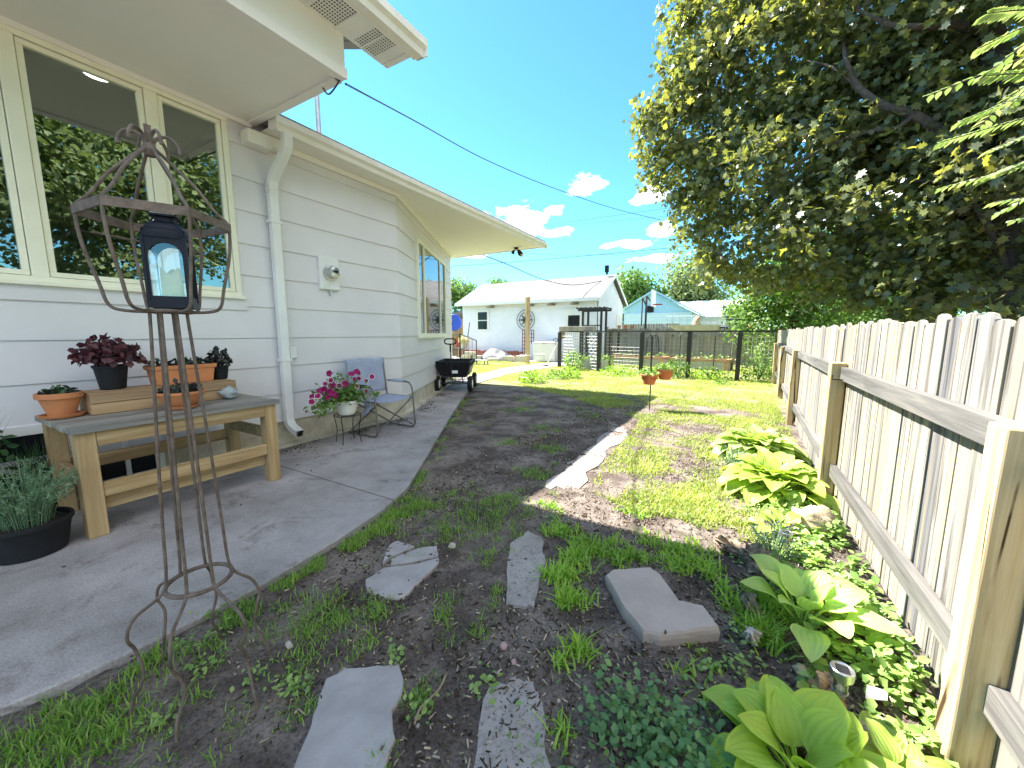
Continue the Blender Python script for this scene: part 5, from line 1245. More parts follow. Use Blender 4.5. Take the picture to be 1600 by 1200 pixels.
# extra arching sprays
for k in range(15):
    px_ = random.uniform(1575, 1780); py_ = random.uniform(-30, 330); d = random.uniform(3.6, 4.6)
    q = DP(px_, py_, d); e = q+Vector((random.uniform(-.35, -.1), random.uniform(-.1, .2), random.uniform(-.2, .0)))
    pts = spline([q+Vector((.4, 0, .1)), q, e], 8); b.tube([p-NT for p in pts], .004, 5)
    for i in range(4, len(pts)-1):
        dr = (pts[i+1]-pts[i-1]).normalized(); sd_ = dr.cross(Vector((0, 0, 1))).normalized()
        for s in (-1, 1): LV.append((pts[i], (sd_*s+dr*.55-Vector((0, 0, .25))).normalized()))
b.tube([DP(1900, 40, 4.9)-NT, DP(1760, 60, 4.5)-NT, DP(1720, 100, 4.3)-NT], .012, 6); b.tube([Vector((-.1, .1, 3)), Vector((-.8, .6, 3.6)), DP(1900, 40, 4.9)-NT], .03, 6)
b.build('branch', M['bark'], nt_, smooth=True)
n = len(LV); Mm = np.zeros((n, 3, 3)); TT = np.zeros((n, 3))
for i, (p, y_) in enumerate(LV):
    z_ = Vector((random.gauss(0, .2), random.gauss(0, .2), 1)); x_ = y_.cross(z_).normalized(); z_ = x_.cross(y_); s = random.uniform(.06, .09)
    Mm[i] = np.array([x_*s*.62, y_*s, z_*s]).T; TT[i] = p-NT
scatter('foliage', OVAL[0], OVAL[1], Mm, TT, M['sumac'], nt_)
# more trees
def tree(base, h, r, label, mat, leaf, blobs=7, per=9, tr=.15, seed=1, name='tree', drop=False, tmpl=OVAL, group=None, clr=.3):
    random.seed(seed); base = Vector(base); o = empty(name, base, label, 'tree', group=group)
    b = MB(); b.tube([(0, 0, -.1), (.05, 0, h*.3), (-.05, .05, h*.6), (0, 0, h*.85)], [tr, tr*.8, tr*.5, tr*.15], 8)
    for k in range(6):
        a = k*1.05+random.uniform(-.3, .3); z0 = h*random.uniform(.28, .55); b.tube(spline([(0, 0, z0), (r*.35*math.cos(a), r*.35*math.sin(a), z0+h*.12), (r*.75*math.cos(a), r*.75*math.sin(a), z0+h*.28)], 3), [tr*.4]*3+[tr*.25]*3+[tr*.12], 6)
    b.build('trunk', M['bark'], o, smooth=True)
    bl = []
    for k in range(blobs):
        a = k*2.4+random.uniform(-.4, .4); q = r*.55*math.sqrt(k/blobs); z = h*(.62+.28*random.uniform(-1, 1)) if k else h*.75; rr = r*random.uniform(.38, .58)
        bl.append(((base.x+q*math.cos(a), base.y+q*math.sin(a), z), rr, 2.6*rr*rr))
    crown('crown', bl, per, leaf, mat, tmpl, o, base, clr, .4, 2.2 if drop else .8)
    return o
tree(tuple(YP(1235, 520, 14)[:2])+(0,), 3.9, 2.0, 'mid green bushy tree behind the back fence below the maple', M['brightleaf'], .12, 9, 16, .16, 11, clr=.25)
tree(tuple(YP(1330, 520, 17)[:2])+(0,), 3.9, 2.2, 'green tree low behind the maple above the pickets', M['brightleaf'], .14, 8, 12, .14, 12, clr=.28)
tree(tuple(YP(1150, 520, 24)[:2])+(0,), 2.9, .8, 'low round green tree past the white roof beside the utility pole', M['brightleaf'], .12, 7, 34, .1, 13, clr=.22)
tree(tuple(YP(1078, 500, 38)[:2])+(0,), 6.6, 3.3, 'pale willow like tree with hanging foliage behind the white roof', M['paleleaf'], .3, 9, 5, .25, 14, drop=True, clr=.5)
tree(tuple(YP(998, 500, 36)[:2])+(0,), 5.9, 3.3, 'rounded green tree behind the blue gable', M['brightleaf'], .28, 10, 6, .25, 15, clr=.45)
tree(tuple(YP(782, 500, 34)[:2])+(0,), 6.6, 2.2, 'small tree top showing over the garage roof ridge', M['brightleaf'], .26, 8, 7, .25, 16, clr=.4)
tree(tuple(YP(712, 500, 26)[:2])+(0,), 5.3, 2.3, 'green tree left of the garage beside the house wall', M['brightleaf'], .2, 9, 8, .2, 17, clr=.35)
tree(tuple(YP(905, 500, 46)[:2])+(0,), 7.4, 2.0, 'low shrubby tree top behind the garage ridge at its right end', M['brightleaf'], .3, 6, 6, .2, 18, clr=.4)
tree(tuple(YP(1400, 500, 24)[:2])+(0,), 6.0, 3.2, 'tree beyond the maple at the far right', M['brightleaf'], .2, 8, 9, .2, 19, clr=.4)
random.seed(99)

# ------------------------------------------------------------ garage
ga = empty('garage', (-8.6, 18, 0), 'white garage with grey shingle roof at the back of the yard', 'garage'); GO = Vector((-8.6, 18, 0))
def gb(mb, name, mat, parent=ga, **k):
    mb.v = [(v[0]-GO.x, v[1]-GO.y, v[2]) for v in mb.v]; return mb.build(name, mat, parent, **k)
gx0, gx1, gy0, gy1 = -12.15, -5.1, 16.0, 20.2
b = MB()
# front wall with openings left for window and door
WZ = [(-11.22, -10.60, 1.40, 2.27)]
DX0, DX1 = -6.55, -5.73
b.box((gx0, gy0, 0), (gx1, gy0+.12, 2.66))
b.add([(gx1, gy0, 0), (gx1, gy1, 0), (gx1, gy1, 2.62), (gx1, 18.1, 3.72), (gx1, gy0, 2.62), (gx1-.1, gy0+.121, 0), (gx1-.1, gy1, 0), (gx1-.1, gy1, 2.62), (gx1-.1, 18.1, 3.72), (gx1-.1, gy0+.121, 2.62)],
      [(0, 1, 2, 3, 4), (9, 8, 7, 6, 5), (0, 4, 9, 5), (2, 1, 6, 7), (4, 3, 8, 9), (3, 2, 7, 8)])
b.add([(gx0, gy0+.12, 0), (gx0, gy1, 0), (gx0, gy1, 2.62), (gx0, 18.1, 3.72), (gx0, gy0+.12, 2.62)], [(4, 3, 2, 1, 0)])
b.box((gx0+.01, gy1-.1, 0), (gx1-.11, gy1, 2.62)); gb(b, 'wall', M['garage'])
b = MB(); ov = .25
b.extr([(gx0-ov, gy0-.32, 2.60), (gx0-ov, 18.1, 3.80), (gx0-ov, gy1+.3, 2.60), (gx0-ov, gy1+.3, 2.70), (gx0-ov, 18.1, 3.90), (gx0-ov, gy0-.32, 2.70)], (gx1-gx0+2*ov-.1, 0, 0))
rf = gb(b, 'roof', M['shingle'])
b = MB(); b.box((gx0-ov, gy0-.345, 2.57), (gx1+ov-.1, gy0-.322, 2.70)); b.bar((gx1+ov-.085, gy0-.32, 2.64), (gx1+ov-.085, 18.1, 3.84), .03, .13); b.bar((gx1+ov-.085, 18.1, 3.84), (gx1+ov-.085, gy1+.3, 2.64), .03, .13); gb(b, 'fascia', M['white'])
for i in range(4):
    x = (-10.5, -8.35, -7.3, -6.2)[i]; gb(MB().box((x, gy0-.3, 2.45), (x+.28, gy0-.002, 2.50)), 'rafter_stub', M['deadwood'])
b = MB(); b.box((-11.3, gy0-.03, 1.32), (-10.52, gy0-.002, 2.36)); wn_ = gb(b, 'window', M['white'])
b = MB(); b.box((-11.18, gy0-.04, 1.42), (-10.64, gy0-.031, 1.83)); b.box((-11.18, gy0-.04, 1.88), (-10.64, gy0-.031, 2.26)); o = gb(b, 'pane', M['darkglass'], wn_)
b = MB(); b.box((-6.66, gy0-.03, 0), (-5.64, gy0-.002, 2.28)); b.box((DX0, gy0-.045, .02), (DX1, gy0-.031, 2.18)); dr = gb(b, 'door', M['white'])
b = MB(); b.box((-6.38, gy0-.055, 1.30), (-5.85, gy0-.046, 2.0)); gb(b, 'pane', M['darkglass'], dr)
b = MB(); b.box((-6.12, gy0-.062, 1.30), (-6.09, gy0-.056, 2.0)); gb(b, 'mullion', M['dark'], dr)
b = MB(); b.tube([(-6.5, gy0-.05, 1.05), (-6.5, gy0-.10, 1.05)], .03); gb(b, 'handle', M['steel'], dr)
b = MB(); b.box((gx1+.002, 19.0, .0), (gx1+.03, 19.9, 2.1)); gb(b, 'side_door', M['trim'])
gb(MB().tube([(gx1-.2, 17.9, 3.9), (gx1-.2, 17.9, 4.25)], .05).box((gx1-.28, 17.8, 4.0), (gx1-.12, 17.95, 4.3)), 'service_head', M['dark'])
# compass star
sc_ = empty('compass_star', (-8.47, 15.93, 1.84), 'black round compass rose ornament on the garage wall', 'wall ornament')
b = MB()
for rr in (.46, .33): b.tube([(rr*math.cos(2*PI*k/40), 0, rr*math.sin(2*PI*k/40)) for k in range(40)], .014, 6, closed=True)
b.build('ring', M['blackiron'], sc_)
b = MB()
for k in range(8):
    a = k*PI/4; L_ = .46 if k % 2 == 0 else .36; d = Vector((math.cos(a), 0, math.sin(a))); s = Vector((-d.z, 0, d.x))*.045
    b.add([(0, -.03, 0), d*.1+s, d*L_, d*.1-s], [(0, 1, 2), (0, 2, 3)])
b.build('star', M['blackiron'], sc_)
# burgundy trellis
o = empty('trellis', (-8.0, 15.5, .02), 'burgundy wooden lattice leaning by the white chest', 'trellis')
b = MB()
for i in range(6): b.box((-.42+i*.115, 0, 0 if i < 3 else .75), (-.42+i*.115+.03, .02, 1.35))
for i in range(9): b.box((-.42, -.012, i*.165+.01), (-.42+(.26 if i < 5 else .61), -.001, i*.165+.04))
b.build('lattice', M['burg'], o)
fz = empty('chest_freezer', (-7.15, 15.35, .02), 'white chest freezer box in front of the garage wall', 'freezer', rz=R(8))
MB().box((-.48, -.3, 0), (.48, .3, .78)).build('body', M['white'], fz, bevel=.02); MB().box((-.49, -.31, .785), (.49, .31, .84)).build('lid', M['white'], fz, bevel=.015)
MB().box((-.05, -.32, .76), (.05, -.311, .80)).build('handle', M['steel'], fz)
# tarp heap and blocks
b = MB(); b.grid(lambda u, v: ((u-.5)*1.8, (v-.5)*.9, max(0, .45*math.sin(PI*u)**.7*math.sin(PI*v)**.5*(1+.5*mn.noise(Vector((u*4, v*4, 1)))))), 26, 16)
tag(b.build('tarp', M['tarp'], smooth='all', loc=(-9.4, 14.9, .02)), 'crumpled grey tarp heap on the patio', 'tarp')
k = 0
for (x, y, z, w_, h_, lb) in ((-10.75, 14.45, 0, .5, .2, 'pale block under the potted straw plant stand'), (-10.2, 14.5, 0, .45, .2, 'pale block left of the tarp heap'), (-10.6, 14.5, .2, .55, .16, 'pale block stacked on two others left of the tarp'), (-8.6, 14.6, 0, .5, .22, 'pale block right of the tarp heap'), (-8.05, 14.7, 0, .4, .24, 'tan block just left of the burgundy lattice'), (-9.2, 14.3, 0, .55, .12, 'flat pale block in front of the tarp heap')):
    b = MB().box((-w_/2, -.12, 0), (w_/2, .12, h_)); tag(b.build('stone_block', M['block'], bevel=.01, loc=(x, y, .02+z)), lb, 'block')
b = MB()
for i in range(16): b.box((-12.3+i*.24-.0, 15.6, 0), (-12.3+i*.24+.22, 15.72, .36+.02*(i % 3)))
b.v = [(x+10.6, y-15.6, z) for x, y, z in b.v]; tag(b.build('brick_edging', M['brick'], loc=(-10.6, 15.6, .02)), 'low red brick planter wall along the garage', 'edging')
# pot on metal stand
o = empty('metal_plant_stand', (-10.6, 14.0, .02), 'thin metal stand holding the straw coloured plant', 'plant stand')
b = MB()
for (x, y) in ((-.2, -.15), (.2, -.15), (.2, .15), (-.2, .15)): b.tube([(x, y, 0), (x, y, .55)], .012)
b.box((-.22, -.17, .55), (.22, .17, .565)); b.build('frame', M['galv'], o)
o = pot('plant_pot', (-10.6, 14.0, .59), potprof(.11, .17, .27, .03, .01), M['block'], 'tan pot of straw coloured foliage on the metal stand', 'pot', .15, .24)
rosette(o, 260, .24, .26, M['yellowfl'], .09, .2, zs=.26)
# low black bench
o = empty('low_bench', (-8.95, 12.55, 0), 'low dark metal bench on the sunny lawn edge', 'bench', rz=R(6))
b = MB(); b.box((-.55, -.16, .16), (.55, .16, .185)); b.build('seat', M['galv'], o)
for x in (-.5, 0, .5):
    MB().box((x-.015, -.15, 0), (x+.015, -.12, .159)).box((x-.015, .12, 0), (x+.015, .15, .159)).build('leg', M['blackiron'], o)
# yellow post
tag(MB().box((-.075, -.075, -.2), (.075, .075, 2.68)).build('timber_post', M['post'], bevel=.01, loc=(-7.35, 14.0, 0)), 'tall square yellow timber post on the lawn before the garage', 'post')
# stair railing
o = empty('stair_railing', (-9.6, 11.6, 0), 'black metal stair railing beyond the house corner', 'railing')
o.location = G(712, 566).xy.to_3d(); 
b = MB(); b.tube([(.25, 0, 0), (.25, 0, 1.25)], .03); b.tube([(.95, .2, 0), (.95, .2, .95)], .02); b.tube([(.25, 0, 1.2), (.95, .2, .93)], .018); b.tube([(-.9, 0, 1.2), (.25, 0, 1.2)], .015); b.tube([(-.9, 0, .0), (-.9, 0, 1.2)], .015)
b.tube([(.3, 0, .18), (.95, .2, .05)], .012)
for i in range(5): b.tube([(-.7+i*.2, 0, .0), (-.7+i*.2, 0, 1.2)], .008)
for i in range(3): t = (i+1)/4; b.tube([(.25+.7*t, .2*t, .15), (.25+.7*t, .2*t, 1.2-.27*t)], .008)
b.build('rail', M['blackiron'], o)
# carport with blue toy behind
cp = empty('carport', (-14.8, 17, 0), 'small open wooden shed left of the garage', 'shed')
b = MB(); b.box((-1.5, 0, 0), (-1.4, .1, 2.1)); b.box((1.9, 0, 0), (2.0, .1, 2.3)); b.build('post', M['white'], cp)
b = MB(); b.box((-1.7, -.3, 2.1), (2.2, 1.5, 2.2), tilt=(0, -.12)); b.build('roof', M['shingle'], cp)
b = MB(); b.box((-1.5, 1.4, 0), (2.0, 1.5, 2.1)); b.build('back_panel', M['riser'], cp)
tag(MB().lathe([(.42, -.03), (.44, 0), (.42, .03)], 28).build('round_sign', M['bluetoy'], loc=YP(709, 504, 16.2)), 'large round blue disc by the shed', 'disc').rotation_euler = (PI/2, 0, R(20))
o = empty('yard_chair', YP(716, 555, 15.5).xy.to_3d(), 'small red backed garden chair behind the railing', 'chair')
b = MB(); 
for x in (-.22, .22):
    for y in (-.2, .2): b.tube([(x, y, 0), (x, y, .42)], .015)
b.box((-.25, -.22, .42), (.25, .22, .45)); b.build('seat', M['dark'], o)
MB().box((-.25, .18, .5), (.25, .22, 1.0)).build('backrest', M['redpaint'], o)
o = empty('metal_pole', YP(738, 560, 15.2).xy.to_3d()-Vector((.45, 0, 0)), 'thin dark pole leaning by the garage corner', 'pole')
MB().tube([(0, 0, 0), (.25, .1, 1.75)], .02).build('pole', M['blackiron'], o)

# ------------------------------------------------------------ string trimmer
o = empty('string_trimmer', (-5.72, 13.3, 0), 'yellow string trimmer propped against the first black post', 'trimmer')
b = MB(); b.tube([(-.35, -.2, .05), (.12, .1, 1.15)], .014); b.build('shaft', M['white'], o)
MB().box((.02, .0, 1.02), (.24, .16, 1.30)).box((.06, .02, 1.3), (.2, .14, 1.45)).build('motor', M['sumac'] if False else M['riser'], o, bevel=.03)
MB().lathe([(.10, .0), (.11, .03), (.04, .06)], 16, (-.36, -.21, 0)).build('cutting_head', M['dark'], o)
b = MB(); b.tube([(-.08+.09*math.cos(t), .0, .98+.06*math.sin(t)) for t in [2*PI*k/16 for k in range(16)]], .012, 6, closed=True); b.build('grip', M['dark'], o)

# ------------------------------------------------------------ black post and wire garden enclosure
PX = [(877, 571), (935, 580), (1001, 585), (1074, 590), (1151, 595)]
EP = [G(*p) for p in PX]; EP[0] = Vector((-5.55, 13.1, 0)); EP.append(Vector((.86, 11.9, 0)))
en = empty('garden_enclosure', (-2.5, 12.3, 0), 'black post and wire mesh enclosure across the back of the lawn', 'wire fence'); EO = Vector((-2.5, 12.3, 0))
def eb(mb, name, mat, **k):
    mb.v = [(v[0]-EO.x, v[1]-EO.y, v[2]-EO.z) for v in mb.v]; return mb.build(name, mat, en, **k)
back = [Vector((-5.4, 14.9, 0)), Vector((-4.95, 14.3, 0)), Vector((-4.1, 14.6, 0)), Vector((-4.0, 15.4, 0))]
for p in EP[:-1]: eb(MB().box((p.x-.055, p.y-.055, -.1), (p.x+.055, p.y+.055, 1.27)), 'post', M['blackiron'], bevel=.006)
for p in back: eb(MB().box((p.x-.045, p.y-.045, -.1), (p.x+.045, p.y+.045, 1.3)), 'post', M['blackiron'], bevel=.006)
for (px, py) in ((1051, 568), (1061, 572), (1114, 580)): p = G(px, py); eb(MB().tube([(p.x, p.y, 0), (p.x, p.y, 1.15)], .018, 6), 'stake', M['blackiron'])
b = MB()
for i in range(len(EP)-1): b.bar((EP[i].x, EP[i].y, 1.29), (EP[i+1].x, EP[i+1].y, 1.29), .07, .04)
b.bar((EP[0].x, EP[0].y, 1.292), (back[0].x, back[0].y, 1.292), .06, .04); eb(b, 'top_rail', M['blackiron'])
b = MB()
for i in range(len(EP)-1):
    a, c = EP[i], EP[i+1]; L_ = (c-a).length; nn_ = int(L_/.10)
    for k in range(nn_+1):
        p = a.lerp(c, k/nn_); b.tube([(p.x, p.y, .03), (p.x, p.y, 1.27)], .0045, 4, cap=False)
    for k in range(12): z = .06+k*.107; b.tube([(a.x, a.y, z), (c.x, c.y, z)], .0045, 4, cap=False)
eb(b, 'wire_mesh', M['mesh'])
# weathered box on rail, timber beam
b = MB(); b.box((-.62, -.14, 0), (.62, .14, .16)); tag(b.build('planter_box', M['bgfence'], bevel=.01, loc=(EP[0].x*.5+EP[1].x*.5-.05, EP[0].y*.5+EP[1].y*.5, 1.312)), 'grey weathered timber trough on the left end of the rail', 'planter')
pc = (EP[3]+Vector((.05, .0, 1.312)))
b = MB(); b.add([(-.42, -.12, 0), (.60, -.12, 0), (.60, .12, 0), (-.42, .12, 0), (-.62, -.17, .15), (.70, -.17, .15), (.70, .17, .15), (-.62, .17, .15)], [(0, 3, 2, 1), (4, 5, 6, 7), (0, 1, 5, 4), (1, 2, 6, 5), (2, 3, 7, 6), (3, 0, 4, 7)])
tag(b.build('planter_box', M['block'], loc=pc), 'cream flared planter box on the rail above the fourth post', 'planter')
o = lump('pottery_figure', pc+Vector((.1, 0, .15)), .10, M['rock'], 'small cream lumpy ornament on the flared planter box', 'ornament', (1, .8, 1.5), .4, 6)
# arbor
ar = empty('arbor', (-4.55, 14.2, 0), 'dark wooden arbor with slatted top and lattice sides', 'arbor')
b = MB()
for x in (-.42, .28):
    for y in (-.3, .3): b.box((x-.035, y-.035, 0), (x+.035, y+.035, 2.05))
b.build('post', M['blackiron'], ar)
b = MB()
for y in (-.34, .34): b.box((-.6, y-.02, 2.05), (.46, y+.02, 2.12))
for i in range(7): b.box((-.62+i*.17, -.5, 2.12), (-.59+i*.17, .5, 2.18))
b.build('top', M['blackiron'], ar)
b = MB()
for k in range(-6, 8):
    z0 = .2+k*.18
    for s in (1, -1):
        pts = []
        for xx in (-.42, .28):
            pts.append((xx, -.31, z0+(xx+.42)*1.1 if s > 0 else z0+(.28-xx)*1.1))
        za, zb = pts[0][2], pts[1][2]
        if min(za, zb) > 1.25 or max(za, zb) < .1: continue
        # clip to panel
        def cl(z): return max(.1, min(1.3, z))
        ta = 0 if za == cl(za) else (cl(za)-za)/(zb-za); tb = 1 if zb == cl(zb) else (cl(zb)-za)/(zb-za)
        if tb <= ta: continue
        A_ = (-.42+.7*ta, -.31+.006*s, za+(zb-za)*ta); B_ = (-.42+.7*tb, -.31+.006*s, za+(zb-za)*tb); b.bar(A_, B_, .008, .02)
for z in (1.3, 1.5): b.box((-.42, -.32, z), (.28, -.30, z+.04))
b.build('lattice', M['blackiron'], ar)
# raised beds
def bed(c, L_, W_, h, label, rz=0, wood_=True):
    o = empty('raised_bed', c, label, 'raised bed', rz=rz); b = MB()
    n_ = int(L_/.05)
    for s in (-1, 1):
        b.grid(lambda u, v: (-L_/2+L_*u, s*W_/2+.012*math.sin(u*n_*2*PI), h*v), n_*5, 2)
        b.grid(lambda u, v: (s*L_/2+.012*math.sin(u*n_*2), -W_/2+W_*u, h*v), 40, 2)
    b.build('side', M['galv'], o, smooth='all')
    MB().box((-L_/2+.02, -W_/2+.02, 0), (L_/2-.02, W_/2-.02, h-.04)).build('soil', M['soil'], o)
    if wood_:
        b = MB()
        for s in (-1, 1): b.box((-L_/2-.04, s*W_/2-.04, h), (L_/2+.04, s*W_/2+.04, h+.09)); b.box((s*L_/2-.06, -W_/2+.04, h+.002), (s*L_/2+.06, W_/2-.04, h+.088))
        for sx in (-1, 1):
            for sy in (-1, 1): b.box((sx*(L_/2+.02)-.05, sy*(W_/2+.02)-.05, 0), (sx*(L_/2+.02)+.05, sy*(W_/2+.02)+.05, h+.1))
        b.build('rim', M['bedwood'], o)
    n = int(L_*90); P = np.column_stack([rng.uniform(-L_/2, L_/2, n), rng.uniform(-W_/2, W_/2, n), h+rng.uniform(0, .28, n)*rng.uniform(.2, 1, n)])
    leafset('plants', OVAL, P, rdir(n)+[0, 0, .8], rng.uniform(.05, .11, n), M['cover'], o); return o
bed((-3.15, 15.4, 0), 1.9, .8, .28, 'galvanised raised bed with timber rim, left one by the back fence', R(-10))
bed((-1.0, 14.9, 0), 1.75, .75, .28, 'galvanised raised bed with timber rim, right one by the back fence', R(-8))
bed((-4.25, 13.1, 0), .85, .45, .30, 'small corrugated steel trough behind the second black post', R(-10), False)
def bush(c, r, h, n, mat, label, leaf=.06, cat='shrub', name='shrub', fl=None):
    o = empty(name, c, label, cat); a = rng.uniform(0, 2*PI, n); q = np.sqrt(rng.uniform(0, 1, n))*r; z = rng.uniform(.02, 1, n)*h*(1-.5*(q/r)**2)
    b = MB()
    for k in range(10): aa = k*.63; b.tube([(0, 0, 0), (r*.5*math.cos(aa), r*.5*math.sin(aa), h*.8)], .006, 4)
    b.build('stem', M['darkgreen'], o)
    leafset('foliage', OVAL, np.column_stack([q*np.cos(a), q*np.sin(a), z]), rdir(n)+[0, 0, .7], leaf*rng.uniform(.6, 1.3, n), mat, o)
    if fl: leafset('flowers', OVAL, np.column_stack([q[:30]*np.cos(a[:30]), q[:30]*np.sin(a[:30]), z[:30]*1.05]), rdir(30), rng.uniform(.03, .05, 30), M[fl], o)
    return o
bush(G(896, 578), .36, .75, 750, M['cover'], 'tall leafy green plant behind the trimmer post')
bush(G(890, 590), .32, .32, 350, M['crab'], 'low yellow green plant at the foot of the trimmer post')
bush(G(832, 597), .36, .33, 420, M['crab'], 'bushy plant ringed by thin wire in the lawn')
bush(G(870, 592), .30, .30, 260, M['cover'], 'small plant left of the first black post')
bush(G(1058, 590), .40, .55, 600, M['brightleaf'], 'dark leafy plant between the third and fourth black posts')
bush(G(1025, 588), .35, .28, 260, M['cover'], 'low plant right of the third black post')
bush(G(965, 586), .55, .30, 420, M['crab'], 'spreading weeds left of the third black post')
bush(G(1110, 592), .5, .32, 420, M['crab'], 'low weeds right of the fourth black post')
bush(G(1185, 596), .40, .75, 700, M['brightleaf'], 'bushy plant at the corner of wire and picket fence')
bush(G(1183, 590)+Vector((.15, .3, 0)), .28, 1.35, 700, M['cover'], 'climbing vine on the wire mesh by the picket fence')
bush(G(945, 572), .4, .5, 360, M['cover'], 'plant beside the arbor base')
bush(G(1050, 555), .3, 1.25, 420, M['cover'], 'tall climber on a thin stake before the back fence', .07)
bush(Vector((-.2, 10.6, 0)), .25, .12, 90, M['cover'], 'small dark weed in the lawn before the posts', .05)
# tomato cage
o = empty('wire_ring_cage', G(832, 597), 'thin wire plant cage in the lawn', 'plant cage')
b = MB()
for z in (.15, .45, .7): b.tube([(.33*math.cos(2*PI*k/20), .33*math.sin(2*PI*k/20), z) for k in range(20)], .004, 4, closed=True)
for k in range(6): a = k*PI/3; b.tube([(.33*math.cos(a), .33*math.sin(a), 0), (.33*math.cos(a), .33*math.sin(a), .7)], .004, 4)
b.build('wire', M['mesh'], o)
# upright twisted iron hooks
o = empty('iron_trellis', G(1016, 582), 'curly black iron hook stand among the beds', 'garden hook')
b = MB()
for s in (-1, 1): b.tube(spline([(0, 0, 0), (0, 0, 1.0), (s*.06, 0, 1.18), (s*.13, 0, 1.1), (s*.14, 0, .8)], 6), .012, 6)
b.build('hook', M['blackiron'], o)

# ------------------------------------------------------------ back fence
bf = empty('back_fence', (-1.6, 16.6, 0), 'old grey board fence behind the vegetable beds', 'fence')
b = MB(); x = -4.9+1.6
while x < 3.0:
    wd = .13; h = 1.42+random.uniform(-.03, .03); b.extr([(x, 0, .05), (x+wd, 0, .05), (x+wd, 0, h-.03), (x+wd-.03, 0, h), (x+.03, 0, h), (x, 0, h-.03)], (0, .02, 0)); x += wd+random.uniform(.004, .012)
b.build('board_panel', M['bgfence'], bf)
b = MB()
for z in (.35, 1.1): b.box((-3.2, -.04, z), (3.0, -.002, z+.09))
b.build('rail', M['bgfence'], bf)
for x in (-3.2, -.9, 1.4): MB().box((x-.05, -.14, 0), (x+.05, -.042, 1.5)).build('post', M['bgfence'], bf)
f2 = empty('far_fence', (-4.6, 22, 0), 'taller dark board fence behind at the garage side', 'fence')
b = MB(); x = -1.6
while x < 2.0: b.extr([(x, 0, .05), (x+.12, 0, .05), (x+.12, 0, 1.7), (x+.06, 0, 1.76), (x, 0, 1.7)], (0, .02, 0)); x += .135
b.build('board_panel', M['bgfence'], f2)
for i in range(3):
    o = pot('terracotta_pot', (YP(968+i*10, 515, 16.58).x, 16.5, 1.43), potprof(.05, .075, .13, .03, .006), M['terra'], ('leftmost', 'middle', 'rightmost')[i]+' of three clay pots on the back fence top', 'pot', .06, .10)
# back shelf the pots stand on
MB().box((-3.1, -.16, 1.40), (-2.4, -.003, 1.424)).build('shelf', M['bgfence'], bf)
# pale wire panels above the fence
o = empty('wire_cage_panel', (-1.2, 17.4, 0), 'white wire trellis panels rising above the back fence', 'wire trellis')
b = MB()
for i in range(11): b.tube([(-1.4+i*.28, 0, 0), (-1.4+i*.28, 0, 1.95+(.15 if 3 < i < 8 else 0))], .009, 4)
for z in (1.5, 1.65, 1.8, 1.93): b.tube([(-1.4, 0, z), (1.45, 0, z)], .009, 4)
b.build('wire', M['cage'], o)
# car behind
car = empty('parked_car', YP(1105, 520, 19).xy.to_3d(), 'dark silver car roof showing over the back fence', 'car')
b = MB(); prof = [(-2.1, .3), (-2.15, .75), (-1.9, .95), (-1.2, 1.0), (-.75, 1.45), (-.1, 1.60), (.7, 1.58), (1.35, 1.35), (1.75, 1.05), (2.1, .95), (2.15, .5), (2.1, .3)]
vs = []; ws = [(0, .80), (.10, .86), (1.5, .86), (1.6, .80)]
for (y, k) in ws: vs += [(px_, y, .3+(pz-.3)*(1 if .05 < y < 1.55 else .97)) for px_, pz in prof]
n = len(prof); fs = [tuple(range(n)), tuple(reversed([3*n+i for i in range(n)]))]+[(j*n+i, (j+1)*n+i, (j+1)*n+(i+1) % n, j*n+(i+1) % n) for j in range(3) for i in range(n)]
b.add(vs, fs); b.build('body', M['carpaint'], car, smooth=True)
b = MB()
b.extr([(-1.08, -.01, 1.02), (1.45, -.01, 1.06), (1.15, -.01, 1.36), (.65, -.01, 1.50), (-.1, -.01, 1.52), (-.62, -.01, 1.42)], (0, .008, 0)); b.build('window', M['darkglass'], car)
for x in (-1.35, 1.35):
    t = MB().lathe([(.30, -.09), (.33, -.07), (.33, .07), (.30, .09)], 24).build('wheel', M['dark'], car, smooth=True); t.data.transform(Matrix.Translation((x, .1, .33)) @ Matrix.Rotation(PI/2, 4, 'X'))
# posts
tag(MB().tube([(0, 0, 0), (0, 0, 3.4)], .12, 12).build('utility_pole', M['riser'], smooth=True, loc=YP(1173, 520, 19).xy.to_3d()), 'short brown utility pole rising behind the back fence', 'pole')
# basketball hoop
o = empty('basketball_hoop', YP(1008, 520, 20.5).xy.to_3d(), 'black basketball hoop stand before the blue gable', 'basketball hoop')
b = MB(); b.tube([(0, 0, 0), (0, 0, 3.1)], .05, 8); b.tube([(0, 0, 3.1), (.25, 0, 2.75)], .035, 6); b.tube([(-.2, 0, 1.6), (-.2, 0, 3.0)], .03, 6); b.tube([(-.2, 0, 3.0), (0, 0, 2.6)], .03, 6); b.build('pole', M['blackiron'], o)
MB().box((.30, -.6, 2.55), (.34, .6, 3.35)).build('backboard', M['white'], o)
b = MB(); b.tube([(.55+.22*math.cos(2*PI*k/20), .22*math.sin(2*PI*k/20), 2.65) for k in range(20)], .02, 6, closed=True); b.build('rim', M['redpaint'], o)
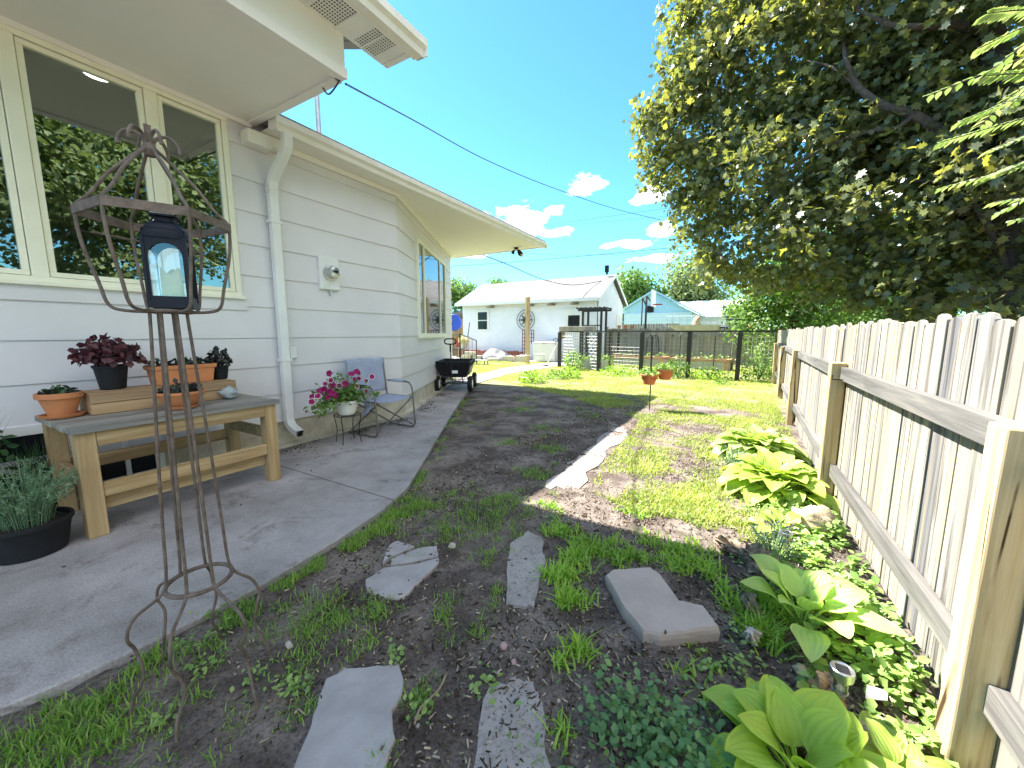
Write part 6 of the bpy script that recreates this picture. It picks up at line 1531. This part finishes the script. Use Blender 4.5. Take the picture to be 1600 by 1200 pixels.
# blue house
bh = empty('neighbour_house', (-4.3, 26, 0), 'light blue gabled house behind the back fence', 'house'); 
b = MB(); b.add([(-2.1, 0, 0), (1.9, 0, 0), (1.9, 0, 2.55), (-.35, 0, 3.8), (-2.1, 0, 2.75), (-2.1, 6, 0), (1.9, 6, 0), (1.9, 6, 2.55), (-.35, 6, 3.8), (-2.1, 6, 2.75)],
             [(0, 1, 2, 3, 4), (9, 8, 7, 6, 5), (1, 6, 7, 2), (0, 4, 9, 5)]); b.build('wall', M['bluepaint'], bh)
b = MB(); b.box((-2.15, -.04, 0), (1.95, -.002, 2.5)); b.build('lap_siding', M['bluelap'], bh)
b = MB(); b.bar((-2.45, 2.9, 2.62), (-.35, 2.9, 3.88), 6.3, .10, up=(0, 0, 1)); b.bar((-.35, 2.9, 3.88), (2.3, 2.9, 2.42), 6.3, .10); b.build('roof', M['bluepaint'], bh)
b = MB(); b.box((-.75, -.06, 2.55), (-.3, -.041, 2.95)); b.build('window', M['dark'], bh); 
wh = empty('neighbour_house', (.2, 32, 0), 'long white roofed house behind the blue gable', 'house')
b = MB(); b.box((-4.6, 0, 0), (1.2, 6, 2.4)); b.build('wall', M['white'], wh)
b = MB(); b.bar((-1.7, -.3, 2.4), (-1.7, 3, 3.75), 6.4, .1); b.bar((-1.7, 3, 3.75), (-1.7, 6.3, 2.4), 6.4, .1); b.build('roof', M['white'], wh)
wr = empty('neighbour_house', (8.5, 30, 0), 'low white building seen just above the pickets', 'building')
b = MB(); b.box((-3.5, 0, 0), (4, 5, 2.0)); b.build('wall', M['white'], wr); b = MB(); b.box((-3.7, -.2, 2.0), (4.2, 5.2, 2.2)); b.build('roof', M['garage'], wr)
for x in (-.6, .0): MB().box((x, 1, 2.2), (x+.35, 1.35, 2.6)).build('chimney', M['dark'], wr)
rd = empty('shed', (1.6, 13.6, 0), 'red roofed low shed end behind the fence corner', 'shed')
MB().box((-.4, 0, 0), (.9, .8, 1.2)).build('wall', M['bgfence'], rd); MB().box((-.5, -.1, 1.2), (1.0, .9, 1.36)).build('roof', M['redpaint'], rd)

GR = {'hosta': 'hostas in the fence bed', 'flagstone': 'flagstones laid in the dirt', 'pebble': 'pebbles on the dirt', 'wood_chunk': 'rotting wood pieces in the bed', 'cable': 'overhead cables', 'tree': 'trees behind the yard',
      'stone_block': 'pale blocks on the patio', 'solar_light': 'solar stake lights in the bed', 'raised_bed': 'raised beds inside the enclosure', 'hanging_pot': 'orange pots on the stake', 'shrub': 'plants around the enclosure',
      'nursery_pot': 'black plastic plant pots', 'neighbour_house': 'neighbouring houses', 'lavender': 'lavender plants', 'rock': 'stones in the fence bed'}
for o in bpy.data.objects:
    if o.parent is None and 'category' in o and 'kind' not in o:
        g = GR.get(o.name.split('.')[0])
        if g: o['group'] = g
